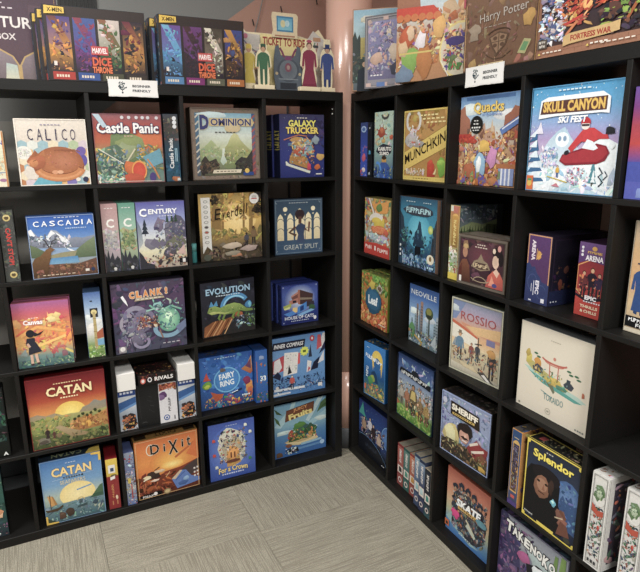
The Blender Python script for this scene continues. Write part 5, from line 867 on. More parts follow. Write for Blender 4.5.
copy_thing(lf, .012, .066, 'autumn leaf box standing behind its twin')
def a_city(a):
    a.bg('#3a5fa0', '#4a74b4', '#7aa0cc', '#a8c4d8', '#7a9ab0', '#6a7f88'); a.blob('#dce4ea', .2, .55, .2, .06, 3); a.blob('#d0dce6', .75, .5, .2, .06, 4)
    for x, w, t, c in ((.08, .06, .4, '#7a94a0'), (.2, .05, .5, '#88a0a8'), (.26, .07, .68, '#8a7468'), (.4, .09, .74, '#a07c6a'), (.36, .03, .6, '#5a6a78'), (.62, .05, .42, '#9ab0b8'), (.86, .08, .46, '#8fa8b4'), (.94, .06, .58, '#a8b8c0')):
        a.rect((c, '#5a6870'), x, .08, x+w, t); a.ell(c, x+w/2, t, w/2, .02)
        for k in range(int((t-.1)/.05)): a.rect('#4a5660', x+.008, .11+k*.05, x+w-.008, .125+k*.05)
    a.rect('#4f5a58', .68, .08, .73, .56); a.ell('#4a5a34', .7, .6, .13, .1); a.ell('#8a8a44', .69, .63, .09, .06); a.ell('#343c34', .7, .55, .1, .03); a.blob('#5a8a58', .12, .2, .1, .12, 5); a.scat(40, ['#4a5a68', '#8aa0a8', '#c8d0d4', '#5a7a60', '#b08a40', '#384048', '#a8b8c0'], 0, 0, 1, .24, .02, .06, 6, 2); a.line('#c8a040', .008, .22, .14, .5, .05); a.poly('#b8c4c8', [.78, .1, .95, .3, .97, .05])
    a.text('NEOVILLE', '#dce6ee', .5, .88, .86, .085, bold=.01); a.rect('#d8dce0', .05, .02, .1, .05)
game_box('B', 3, .42, .075, .2125, .261, .065, a_city, 'blue sky box with round skyscrapers and a green treetop tower', '#1c2430')
def a_tram(a):
    a.bg('#8a96b4', '#a89ab0', '#c89a80', '#d8aa78', '#dcd0a8', '#d4cdb4', '#a8a08c'); a.poly('#7a8ab0', [0, .98, .3, .98, .1, .72, 0, .7]); a.poly('#c88a6c', [.2, .7, 1, .62, 1, .55, .3, .6]); a.poly('#d8b078', [.3, .66, 1, .74, 1, .6, .5, .58]); a.poly('#c0603c', [0, .7, .2, .66, .55, .56, .55, .53, .2, .62, 0, .66]); a.poly('#dcd6c4', [0, .66, .55, .53, .55, .4, 0, .46]); a.blob('#c4c8d0', .06, .86, .1, .05, 3)
    a.poly(('#c8b890', '#b0a488'), [0, .12, 0, .34, 1, .4, 1, .05]); a.poly('#8a98a0', [.04, .34, .1, .46, .2, .46, .24, .34]); a.person(.2, .16, .4, '#5f8098', '#c8986c', '#4a3a2c', '#4a4238', hat='#7a6a54'); a.person(.44, .2, .26, '#8a4a40', '#b88a68', legs='#5a4038'); a.person(.56, .22, .26, '#4a4c54', '#c09a78'); a.person(.84, .06, .4, '#3c3a3c', '#b88458', '#2c2420', '#302c2c'); a.blob('#c89050', .82, .4, .08, .05, 5); a.rect('#7a78a0', .72, .5, .88, .58); a.line('#3a3a3a', .004, .57, .25, .57, .56); a.line('#3a3a3a', .004, .5, .46, .64, .48)
    a.scat(34, ['#6a6860', '#8a6a50', '#4a4a4c', '#b0a890', '#5a7080', '#a86a48'], .05, .12, .95, .36, .02, .045, 7, 2); a.poly('#4a4844', [.58, .1, .8, .0, .95, 0, .7, .13]); a.poly('#dcd8d0', [.66, .08, .82, .0, .88, .0, .72, .1]); a.poly('#c8b890', [.2, .16, .5, .14, .6, .08, .3, .1])
    a.text('ROSSIO', '#a84a48', .54, .79, .68, .11, bold=-.003); a.ell('#8a5a80', .8, .79, .07, .05) if False else None; a.frame('#c4c2a8', .005); a.frame('#8f8f80', .0015, .006)
game_box('B', 3, .766, .034, .256, .287, .07, a_tram, 'pale evening square box with street musicians in hats', '#4a4c40', yaw=5, mat='wrap')
def a_isle(a):
    a.bg('#d6cdb8', '#d4cab6', '#d2c8b4'); a.poly('#a8c4b8', [.08, .5, .3, .38, .52, .36, .82, .32, .95, .35, .84, .39, .6, .42, .3, .5]); a.poly('#4f9a90', [.14, .46, .36, .37, .56, .34, .8, .31, .9, .33, .66, .37, .4, .42]); a.poly('#b0a860', [.1, .54, .2, .48, .4, .42, .6, .4, .74, .4, .56, .46, .36, .52, .2, .58]); a.poly('#6a7058', [.4, .41, .48, .34, .52, .3, .54, .33, .5, .4])
    a.blob('#c8b050', .14, .6, .05, .07, 3); a.blob('#b8a048', .13, .66, .035, .05, 4); a.blob('#c88a38', .27, .58, .05, .05, 5); a.poly('#4a4c54', [.2, .52, .27, .57, .36, .53, .33, .47, .22, .48]); a.blob('#c0a850', .5, .44, .1, .05, 6); a.blob('#4f8068', .62, .4, .09, .03, 7); a.poly('#3f4650', [.64, .46, .68, .5, .74, .5, .78, .47, .75, .42, .66, .43]); a.rect('#3a424c', .68, .49, .73, .53); a.curve('#b86050', .006, .5, .67, .17, .04, 190, 350); a.curve('#c06a58', .003, .5, .64, .13, .03, 190, 350); a.line('#b86858', .004, .44, .63, .45, .46); a.line('#b86858', .004, .56, .63, .56, .46); a.ell('#c07a68', .5, .69, .02)
    for x, y in ((.24, .68), (.28, .65), (.7, .62), (.73, .59), (.8, .6), (.83, .57)): a.ell('#3f6a4c', x, y, .03, .012)
    a.scat(20, ['#8a8a48', '#5a7a5c', '#c8b868', '#7a6a48', '#6fb0a0'], .2, .38, .7, .54, .012, .03, 8, 2); a.blob('#b06048', .9, .43, .02, .03, 3)
    a.text('TOKAIDO', '#2f7a80', .53, .235, .27, .07, bold=-.005); a.line('#2f7a80', .002, .35, .29, .52, .25); a.curve('#9a9484', .0015, .47, .08, .035, .034, 0, 360, 18); a.rect('#9a9484', .455, .07, .485, .09); a.small('#a8a08e', .5, .88, .14, 5, .008); a.ell('#8a8474', .05, .03, .015); a.small('#7a7c78', .9, .035, .12, 4, .018); a.frame('#dcd6c6', .0015)
game_box('B', 3, 1.122, .039, .288, .291, .07, a_isle, 'cream white box with a small painted island in the middle', '#5a5d5e', tray='#3c4042', pmat='plain')

# ---- right shelf, fourth row
def a_moon(a):
    a.bg('#2c7ac0', '#2a78bc', '#2468a8', '#1f5080', '#3a6a78', '#8a8058'); a.ell('#d8b838', .62, .74, .26, .18, '#e8cc4c'); a.poly('#d8b43c', [.38, .7, .42, .52, .48, .7]); a.poly('#d8b43c', [.78, .66, .82, .44, .88, .7]); a.ell('#235f98', .62, .66, .16, .12); a.scrib(9, '#e8eef0', .46, .73, .8, .07, rot=-8, bold=.04, ol='#2a6aa4', olw=.03); a.scrib(4, '#dce8ec', .14, .45, .05*a.h/a.w*4, .06, rot=85, bold=.03)
    a.poly('#1c3c60', [.3, .3, .36, .48, .5, .52, .6, .46, .68, .3]); a.blob('#8aa03c', .4, .36, .14, .08, 4); a.blob('#4a8a50', .3, .3, .12, .07, 5); a.scat(40, ['#3a6a58', '#8a8a48', '#b89a58', '#c8683c', '#2f5a68', '#5a7a60', '#c8b068'], 0, 0, 1, .26, .04, .09, 6, 2); a.rect('#c8602c', .02, .1, .1, .2); a.blob('#c8b040', .8, .1, .1, .04, 3); a.frame('#3a8acc', .003); a.small('#c8dcec', .2, .92, .12, 2, .014)
game_box('B', 4, .147, .006, .165, .272, .065, a_moon, 'small bright blue box with a yellow crescent over the sea floor', '#1f5a94', yaw=7, top=lambda a: (a.bg('#1c3850'), a.scat(16, ['#2a5a78', '#8a6a30', '#14242f'], 0, 0, 1, 1, .04, .1, 3)))
def a_crowd(a):
    a.bg('#2c4478', '#4a6498', '#8a9cb4', '#a8b4b4', '#7a9a58', '#5f9038'); a.scat(12, ['#8a9cc0', '#5a70a0', '#b8c4d0'], 0, .7, 1, .9, .05, .12, 3, 4); a.scat(70, ['#c8ccc8', '#8a8a84', '#b8a898', '#6a7078', '#a87a58', '#d8d4c8', '#5a6050'], 0, .28, 1, .6, .02, .05, 4, 2); a.poly(('#7aa040', '#4f8030'), [0, 0, 0, .24, .4, .14, 1, .12, 1, 0]); a.scat(20, ['#8ab048', '#5f8a34', '#a0b858'], 0, 0, 1, .16, .03, .08, 5, 3); a.poly('#a8683c', [0, .16, 0, .26, .1, .2]) 
    a.person(.48, .12, .5, '#6a5a3c', '#a87a58', '#1c1818', '#4a3c34'); a.person(.68, .1, .4, '#8a7048', '#b88a60', '#4a3424', '#6a4a38'); a.person(.86, .1, .38, '#a88a4c', '#b88058', '#5a3a28', '#7a5a40'); a.person(.3, .18, .34, '#a87050', '#c09070', legs='#8a5040'); a.person(.14, .2, .32, '#b0a898', '#c0a088', legs='#7a7068'); a.poly('#c8b060', [.4, .38, .56, .38, .54, .52, .44, .52]); a.scat(18, ['#c8a050', '#7a4a30', '#d8c8a0', '#4a4038'], .3, .14, .95, .4, .02, .04, 6)
    a.poly('#1c2024', [.06, .74, .1, .8, .5, .79, .95, .75, .93, .67, .5, .7, .1, .72]); a.ell('#23272c', .52, .8, .1, .05); a.scrib(11, '#e2e4e2', .5, .735, .76, .055, bold=.03); a.small('#8a98b8', .8, .95, .2, 4, .01); a.frame('#33486c', .0015)
game_box('B', 4, .405, .036, .2655, .296, .07, a_crowd, 'blue and green box with a crowd of villagers on grass', '#1f2c44')
def a_sher(a):
    a.bg('#8a98bc', '#94a0c0', '#8f9cc0', '#6a7490', '#4a4c50'); a.scat(60, ['#a8b0c8', '#7480a4', '#5f6a90', '#b8bcd0', '#8088a8'], 0, .2, 1, .95, .03, .07, 3, 3)
    a.blob('#c8b878', .24, .36, .18, .2, 4); a.blob('#dcd0a0', .2, .34, .11, .14, 5); a.blob('#2a2424', .5, .5, .15, .16, 6); a.blob('#c89078', .5, .42, .11, .12, 7, .1); a.ell('#2a2220', .5, .56, .13, .07); a.poly('#2a2020', [.42, .4, .5, .37, .6, .4, .5, .43]); a.ell('#d8a890', .52, .44, .03, .03); a.rect('#dcd0c8', .46, .34, .56, .36); a.blob('#8a3430', .78, .3, .2, .16, 8); a.line('#d8c8b8', .01, .62, .34, .78, .44); a.line('#d8c8b8', .01, .66, .24, .9, .36); a.blob('#7a4a34', .88, .2, .12, .1, 9)
    a.poly('#3a342c', [0, 0, 0, .2, .2, .26, .5, .26, .8, .14, 1, .1, 1, 0]); a.scat(50, ['#5a4a34', '#2c2824', '#7a6a44', '#4a3c30', '#8a5a40', '#a89a68'], 0, 0, 1, .26, .02, .055, 10, 3); a.blob('#c89a38', .88, .07, .08, .04, 3)
    a.poly('#2c241c', [.2, .68, .2, .9, .78, .86, .8, .64]); a.text('SHERIFF', '#ece4d0', .49, .8, .54, .1, rot=-3, bold=.05, ol='#1c1612', olw=.03); a.rect('#c8a850', .24, .69, .7, .725); a.small('#3a2c18', .47, .708, .4, 8, .014); a.ell('#b8bcd0', .07, .86, .05); a.frame('#9aacd4', .004)
game_box('B', 4, .7505, .023, .2635, .256, .075, a_sher, 'lavender box with a grinning dark haired lawman', '#2a2624', yaw=4, top=lambda a: (a.bg('#24201e'), a.scat(30, ['#3a3430', '#4a443c', '#18161a', '#5a5048'], 0, 0, 1, 1, .02, .05, 3, 2)))
def a_sidejewel(a):
    a.bg('#2c4a74', '#33507a', '#4a5a80', '#3a3c58'); a.frame('#c89a60', .0012); a.rect('#c89a50', .14, .18, .84, .84); a.ell('#c8a050', .5, .82, .32, .05); a.rect(('#3c3a50', '#5a4030'), .2, .2, .78, .82); a.scat(24, ['#5a5878', '#8a8490', '#2a2838', '#b89048', '#6a5a80'], .22, .22, .76, .8, .08, .18, 4, 2); a.small('#c8b890', .5, .9, .5, 5, .012); a.rect('#c05048', .3, .1, .7, .14); a.rect('#4a3a78', 0, 0, 1, .06)
game_box('B', 4, 1.151, .005, .046, .279, .14, a_sidejewel, 'slim blue box edge with a gold arch beside the yellow edged box', '#b07a40', right=lambda a: (a.bg('#b8803c'), a.scat(14, ['#c8a048', '#5a4a78', '#8a5a34'], 0, 0, 1, 1, .08, .2, 3)), top=lambda a: (a.bg('#4a4440'), a.scat(10, ['#c89a3c', '#3a4a70', '#2c2a2c'], 0, 0, 1, 1, .1, .3, 3)))
def a_jewel(a):
    a.bg('#262c38', '#2a3448', '#2c3c58', '#24304c', '#1c2230'); a.ell('#3f5f90', .8, .45, .28, .3, '#6a90c0'); a.poly('#34507c', [.6, .2, .68, .5, .72, .56, .78, .5, .86, .6, .92, .5, 1, .55, 1, .15]); a.scat(16, ['#4a6a9c', '#2c4470', '#5a7aa8'], .62, .2, 1, .7, .03, .06, 3)
    a.poly('#17161a', [0, .1, 0, .56, .1, .7, .3, .74, .5, .72, .66, .62, .66, .4, .8, .2, .76, .05, .3, .02]); a.ell('#1f1b1e', .4, .66, .26, .1); a.blob('#8a5f48', .34, .5, .15, .15, 4, .1); a.ell('#a0745a', .34, .52, .1, .08); a.ell('#2a1c18', .27, .55, .03, .015); a.ell('#2a1c18', .42, .55, .03, .015); a.poly('#8a5a44', [.34, .46, .37, .54, .4, .46]); a.line('#4a2c24', .004, .28, .42, .4, .42); a.blob('#3a2a26', .5, .56, .05, .1, 6); a.blob('#7a5040', .72, .3, .11, .08, 7); a.blob('#8a5c48', .76, .22, .08, .08, 8); a.line('#6a4436', .012, .7, .36, .8, .3); a.blob('#6ab0c8', .57, .39, .055, .045, 9); a.blob('#b0dce8', .56, .4, .025, .02, 10); a.poly('#6a4234', [.66, .05, .72, .24, .84, .22, .9, .1]); a.line('#b8a888', .004, .62, .24, .76, .28)
    a.text('Splendor', '#ecd83c', .5, .855, .74, .125, bold=.035, ol='#1a1a1a', olw=.02); a.small('#c8c8c0', .44, .94, .14, 3, .01); a.scrib(6, '#d8d8d4', .13, .07, .16, .02); a.rect('#d8c034', .3, .015, .62, .045); a.ell('#3a3a30', .86, .06, .06, .03); a.frame('#dcc42c', .0045)
    for x, y in ((.03, .97), (.97, .97), (.97, .03), (.03, .03)): a.ell('#dcc42c', x, y, .03)
def a_jewel_t(a): a.bg('#1d1c1b'); a.frame('#b8a428', .003); a.scat(20, ['#3a3830', '#6a6448', '#2c2a28', '#8a7f58'], .2, .2, .9, .8, .02, .06, 3, 3); a.rect('#8a3a38', .12, .3, .22, .7)
game_box('B', 4, 1.2175, .007, .2165, .279, .07, a_jewel, 'dark box with bright yellow edge and a man holding a gem', '#1a1a1a', top=a_jewel_t)
def a_white(a):
    a.bg('#cfcdc8', '#c8c6c2', '#cac8c4'); a.scat(46, ['#b85038', '#3a6a50', '#4a5a78', '#8a4a40', '#2f4a44', '#6a8a70', '#5a4a70', '#98a0a0', '#c07a5a', '#24343c'], .14, .1, .84, .66, .08, .16, 4, 2); a.poly('#b04a34', [.14, .68, .5, .62, .84, .64, .84, .58, .5, .56, .14, .6]); a.ell('#cfcdc8', .5, .74, .36, .07)
    a.blob('#5f7a58', .5, .8, .3, .075, 5, .35, 14); a.blob('#a8b8a0', .5, .8, .17, .045, 6, .2); a.scat(8, ['#4a6a48', '#8aa080'], .25, .74, .75, .86, .05, .1, 7); a.frame('#d4d2ce', .004); a.frame('#8a8a88', .0012, .006); a.small('#3a3a3c', .5, .055, .6, 3, .035)
def a_white_r(a):
    a.bg('#c0beba'); a.rect('#3a3440', .12, .06, 1, .94); a.scat(40, ['#8a3c34', '#4a6a5a', '#5a5070', '#a89aa0', '#2c2a34', '#c07058', '#6a7a80'], .14, .08, 1, .92, .05, .12, 4, 2); a.frame('#c8c6c2', .004)
w1 = game_box('B', 4, 1.4705, .002, .056, .298, .2, a_white, 'white box edge with dense floral pattern nearest the yellow edged box', '#c4c2be', right=a_white_r, top=lambda a: (a.bg('#c0beb8'), a.scat(14, ['#b05a40', '#4a3a34', '#8a6a58', '#d8d4cc'], .1, .05, .9, .95, .06, .16, 3, 2)))
copy_thing(w1, .098, .013, 'white box edge with dense floral pattern next to its twin')

# ---- right shelf, fifth row
def a_space(a):
    a.bg('#24346c', '#28407c', '#2a4a84', '#24407a', '#1a2438', '#16181f'); a.scat(30, ['#8aa8d8', '#c8d8f0', '#4a6ab0'], 0, .3, 1, 1, .004, .01, 3); a.poly('#3a9a90', [0, .72, .14, .98, .18, .8, .3, .66, .14, .72]); a.ell('#3f6ab0', 1.0, .62, .22, .22, '#6a9ad0'); a.curve('#8ac0e8', .003, 1.0, .62, .22, .22, 90, 270)
    a.scat(60, ['#b8b8c8', '#4a4a6c', '#8a8498', '#2a3050', '#a86a58', '#d8d4d8', '#5a6a94', '#7a4a4c'], .08, .36, .86, .66, .025, .06, 5, 2); 
    for x, y, c in ((.2, .62, '#a88a70'), (.4, .68, '#c8c4cc'), (.52, .6, '#3a2c30'), (.7, .52, '#b8a090')): a.person(x, y-.3, .4, c, '#c8a890')
    a.poly(('#1a1e2a', '#14161c'), [0, 0, 0, .36, .3, .36, .6, .3, .85, .18, 1, .08, 1, 0]); a.curve('#6a9ac8', .002, .3, -.3, .8, .66, 30, 110); a.scrib(7, '#2c3444', .45, .2, .4, .07); a.small('#d8d8dc', .85, .05, .1, 2, .016)
game_box('B', 5, .05, .034, .296, .28, .07, a_space, 'dark blue starry box with a band of astronauts', '#161c30')
def book_spine(bgc, band, tx, pic):
    def f(a):
        a.bg(*bgc); a.rect('#d8ccc0', .08, .3, .92, .48); a.blob(pic, .5, .39, .3, .07, 3); a.scrib(len(tx)+3, '#e4dcd4', .5, .72, .34*a.h/a.w, .36*a.w/a.h, rot=-90); a.ell('#d8c8c0', .5, .14, .3); a.ell(band, .5, .14, .18); a.rect(band, 0, .26, 1, .29); a.rect(band, .0, .95, 1, 1)
    return f
def book(x, d, w, h, fn, cover, label, yaw=0, dp=.15):
    rz = rotz('B', yaw); r = tag(empty('book', place('B', x, d, ROWZ[5]) + Vector((w/2*math.cos(rz), w/2*math.sin(rz), 0)), rz), label, 'book', 'thick paperbacks in the bottom row')
    for s in (-1, 1): solid('cover_board', 'card', r, s*w/2-(.0012 if s > 0 else 0), .0012, 0, s*w/2+(.0012 if s < 0 else 0), dp, h, 0, cover)
    solid('spine', 'card', r, -w/2, 0, 0, w/2, .0012, h, 0, cover); solid('page_block', 'card', r, -w/2+.0013, .0013, .001, w/2-.0013, dp-.003, h-.001, 0, '#7a7468')
    paintface(fn, w, h, 'spine_print', 'card', r, (-w/2, 0, 0), (1, 0, 0), (0, 0, 1), (0, -1, 0), .0004)
book(.423, .034, .048, .208, book_spine(('#a85a50', '#98504a', '#8a4440'), '#7a2c30', 'TITANS', '#3a3034'), '#8a4a44', 'red backed paperback with a dark figure at the divider end of the row')
book(.473, .034, .048, .207, book_spine(('#5a8078', '#3f6a64', '#356058'), '#24504c', 'TITANS', '#4a8a78'), '#2f5a54', 'green backed paperback between a red and an orange one')
book(.523, .034, .05, .206, book_spine(('#c87850', '#a85a44', '#984840'), '#8a3434', 'TITANS', '#c88a34'), '#a05a40', 'orange red backed paperback with an amber figure')
book(.592, .012, .042, .246, book_spine(('#8aa8b8', '#4a6080', '#3a4a68'), '#2c3a58', 'SAGA', '#8ab0b8'), '#3a4a60', 'pale blue topped paperback pushed forward of the red and green ones')
book(.636, .006, .042, .243, book_spine(('#7a90a8', '#3a4464', '#2c3450'), '#24304c', 'SAGA', '#a8c0c8'), '#333c54', 'dark navy paperback in the middle of the forward pushed set')
book(.681, .004, .042, .225, book_spine(('#28303c', '#1f2430', '#2a5058'), '#1c2430', 'SAGA', '#3a8078'), '#c8b49a', 'black backed paperback with cream cover next to the skate box divider')
def a_skate(a):
    a.bg('#b8624c', '#c0745c', '#c88a6a', '#c8a880', '#a8b090', '#5a8ab0', '#3a74b0'); a.poly(('#5a90b8', '#3a70b0'), [0, 0, 0, .2, .2, .14, .5, .05, .8, .08, 1, .1, 1, 0]); a.poly('#8fb0b0', [0, .2, .15, .34, .4, .12, .8, .08, 1, .12, .6, .04, .2, .12]); a.blob('#3c3c44', .54, .45, .42, .36, 4, .08, 20)
    a.scat(120, ['#5a5a64', '#2c2c34', '#8a8a88', '#4a6a78', '#a86a58', '#6a4a4c', '#b8b0a0', '#38506a', '#7a7a6c', '#c87848', '#4a4450'], .16, .14, .92, .8, .025, .06, 5, 2)
    for x, y in ((.22, .78), (.36, .84), (.52, .84), (.66, .82), (.8, .76)): a.blob('#2a3040', x, y, .06, .05, int(x*99)); a.blob('#a87860', x, y-.04, .03, .03, 3)
    a.text('SKATE', '#eef0f0', .54, .58, .56, .12, rot=4, bold=.05, ol='#24242c', olw=.03, skew=.2); a.poly('#c8a050', [.3, .47, .78, .5, .78, .55, .3, .52]); a.small('#4a3a28', .54, .51, .4, 8, .02); a.ell('#5a90a0', .84, .52, .12, .05); a.blob('#d83a88', .24, .36, .09, .075, 6, .35, 14); a.rect('#c8642c', .0, .06, .1, .16); a.ell('#3a2c28', .05, .1, .03); a.line('#c8c0a0', .008, .5, .4, .7, .26); a.poly('#b8c0b0', [.5, .3, .7, .2, .74, .24, .54, .36]); a.small('#d0dce0', .5, .1, .3, 6, .012)
game_box('B', 5, .785, .041, .256, .287, .07, a_skate, 'salmon and blue box with a packed crowd on skateboards', '#7a4436')
def a_bamboo(a):
    a.bg('#8a90a0', '#9aa0a4', '#6a6480', '#4a3c5c', '#3a3048'); a.poly('#3f3a60', [0, 0, 0, 1, .1, 1, .3, .7, .35, .4, .2, 0]); a.scat(50, ['#4a4068', '#6a5478', '#352c4c', '#8a5a88', '#5a4a70'], 0, .1, .5, .95, .03, .08, 3, 3); a.blob('#b05a90', .4, .6, .1, .08, 4); a.blob('#a8b4b8', .66, .66, .2, .14, 5); a.poly('#7a9a50', [.86, .5, .9, .98, .96, .98, .97, .5]); a.line('#5a7a3c', .004, .88, .7, .96, .7); a.poly('#6a8a48', [.78, .6, .82, .94, .86, .94, .85, .6]); a.blob('#202028', .6, .5, .16, .14, 6); a.blob('#dcdcd8', .62, .52, .11, .1, 7); a.scat(20, ['#5a7a48', '#3a4a3c', '#8aa060'], .5, .05, 1, .4, .04, .08, 8)
    for i, ch in enumerate('TAKENOKO'): a.text(ch, '#e8e8e4', .15+i*.092, .86-.016*i, .085 if i else .11, .15 if i in (0, 6) else .12, rot=-5+(i % 3)*5, bold=.05, ol='#1c1a20', olw=.07)
    a.frame('#4a4468', .002)
game_box('B', 5, 1.1, .036, .302, .284, .075, a_bamboo, 'misty purple box with bamboo and bold white brush title', '#33304a', top=lambda a: (a.bg('#232a30'), a.scat(20, ['#33444a', '#1a1c22', '#4a3a58', '#2c4a48'], 0, 0, 1, 1, .03, .08, 3, 3)))

# ---- on top of the right shelf
def a_street(a):
    a.bg('#8ab4c8', '#a8c4cc', '#8a9a98', '#6a7478', '#4f5a60'); a.frame('#b8845c', .003); a.poly('#3a4440', [0, .1, 0, .66, .04, .74, .08, .64, .12, .7, .16, .6, .3, .5, .3, .1]); a.rect(('#c0b060', '#a8944c'), .14, .4, .3, .66); a.scat(20, ['#4a5250', '#7a8480', '#5a5a4c', '#38403c'], 0, .1, .4, .5, .03, .06, 4); a.ell('#c8a080', .22, .33, .045, .035); a.poly('#28303a', [.08, .0, .1, .26, .2, .3, .32, .24, .34, 0]); a.poly('#d0ccc0', [.14, .88, .2, .92, .98, .9, 1, .82, .2, .83]); a.scrib(7, '#8a4a3c', .6, .865, .6, .05); a.blob('#c8bca8', .18, .87, .05, .03, 3)
game_box('B', 0, .086, -.04, .25, .338, .07, a_street, 'tall box with a street scene standing behind the stone framed one', '#6a5a4c', yaw=50)
def a_stone(a):
    a.bg('#8a8690'); a.rect(('#8a86b0', '#6a6688'), .08, .12, .92, .92); a.scat(60, ['#a8a0b8', '#6f6a90', '#c8b8b8', '#585470', '#c09a90', '#8a84a0', '#b0a8b0'], .1, .2, .9, .9, .04, .09, 3, 3); a.blob('#c8a490', .3, .42, .15, .09, 4); a.blob('#d0b4a0', .7, .48, .12, .1, 5); a.blob('#3c3c50', .76, .26, .14, .1, 6); a.poly('#c8ccd0', [.74, .2, .8, .4, .84, .2]); a.small('#dcd8dc', .3, .18, .3, 4, .02); a.frame('#6f6a70', .012); a.frame('#a09a9c', .003, .006)
    for x, y in ((.1, .05), (.5, .05), (.8, .05), (.5, .95)): a.rect('#c8a8a0', x-.06, y-.025, x+.06, y+.025)
    a.rect('#5a78b0', .3, .02, .5, .08)
game_box('B', 0, .2, -.042, .2, .287, .06, a_stone, 'violet fantasy box in a grey stone frame', '#5a5860', yaw=30)
def a_quackbig(a):
    a.bg('#8ab4d8', '#a8c8dc', '#c8ccc8', '#b88a60', '#b07a48', '#a87850'); a.poly(('#b07a58', '#986048'), [0, .55, 0, .95, .1, .98, .14, .86, .3, .8, .34, .55]); a.poly('#c8a880', [.6, .5, .62, .66, .74, .7, .8, .62, 1, .66, 1, .45]); crowd(a, 15); a.poly('#c8402c', [0, .6, 0, .68, .5, .66, .6, .58, .56, .53])
    for k in range(6): a.ell('#c87038', .05+k*.1, .585-.004*k, .05, .035)
    a.blob('#c05a30', .16, .42, .1, .11, 4); a.blob('#d8b090', .2, .44, .05, .06, 5); a.blob('#7aa048', .2, .2, .12, .12, 6); a.blob('#d0a878', .1, .3, .08, .08, 7); a.blob('#dcd8d0', .34, .36, .07, .09, 8); a.blob('#6a7a94', .12, .05, .14, .1, 9); a.blob('#a86a3c', .4, .16, .1, .16, 10); a.blob('#d8a850', .58, .46, .09, .09, 11); a.line('#c8b058', .006, .05, .26, .5, .26)
    a.ell('#d8c070', .86, .24, .27, .25); a.ell('#c8bca0', .86, .24, .25, .23); a.scat(40, ['#4a3a78', '#6a4a90', '#b03a3c', '#8a5a40', '#d8b878', '#5a6a3c', '#c0a0a0'], .66, .08, 1, .42, .03, .07, 12, 2); a.ell('#3f3070', .8, .32, .12, .04); a.scrib(4, '#4a8a3c', .84, .1, .24, .06, bold=.03); a.line('#d8d0c0', .004, .62, .16, .72, .02)
    a.curve('#d8b048', .012, .8, .78, .18, .09, 0, 360, 20); a.line('#d8b048', .012, .84, .76, .98, .66); a.scrib(4, '#c04a58', .98, .64, .3, .08) if False else a.text('M', '#c04a58', .93, .62, .1, .08, bold=.03)
game_box('B', 0, .452, -.045, .32, .39, .1, a_quackbig, 'large market crowd box with red awning and gold looped lettering', '#8a6a4c', yaw=24)
def a_map(a):
    a.bg('#7a5a44', '#80604a', '#745440', '#6e503c'); a.scat(50, ['#8a6a52', '#684a38', '#7a5c48', '#94745a'], 0, 0, 1, 1, .03, .08, 3, 3); a.sy = .62; a.rect('#b08a60', 0, 0, .025, 1); a.text('Harry Potter', '#b8aca0', .56, .74, .66, .16, rot=3, bold=0, ol='#4a382c', olw=.015); a.small('#a89888', .5, .6, .4, 6, .01)
    a.poly('#5a4434', [.38, .44, .42, .3, .5, .16, .62, .3, .66, .44, .52, .5]); a.poly('#8a6c52', [.4, .43, .44, .31, .5, .2, .6, .31, .63, .43, .52, .48]); a.line('#4a3628', .003, .42, .36, .62, .36); a.line('#4a3628', .003, .52, .2, .52, .48); a.ell('#5a4232', .47, .41, .03); a.ell('#5a4232', .57, .41, .03); a.ell('#5a4232', .47, .31, .03); a.ell('#5a4232', .57, .31, .03); a.curve('#4a3628', .005, .52, .45, .16, .09, 20, 160); a.line('#54402f', .004, .34, .2, .46, .12, .58, .12, .7, .2); a.line('#5f4837', .003, .3, .26, .4, .16)
    a.blob('#a88850', .16, .1, .06, .1, 4, .4, 12); a.blob('#9a8a72', .16, .56, .09, .1, 5, .4, 12); a.poly('#a09a68', [.78, .14, .86, .32, .95, .29, .88, .11]); a.poly('#5f8a5c', [.81, .17, .86, .28, .92, .26, .88, .15]); a.blob('#b08848', .9, .6, .07, .12, 6, .3); a.rect('#c8b080', .24, .02, .6, .075); a.small('#7a3c30', .42, .048, .3, 4, .03); a.sy = 1; a.frame('#5f4434', .003)
game_box('B', 0, .803, .002, .322, .335, .1, a_map, 'brown parchment box with a drawn crest and old style letters', '#b08a60')
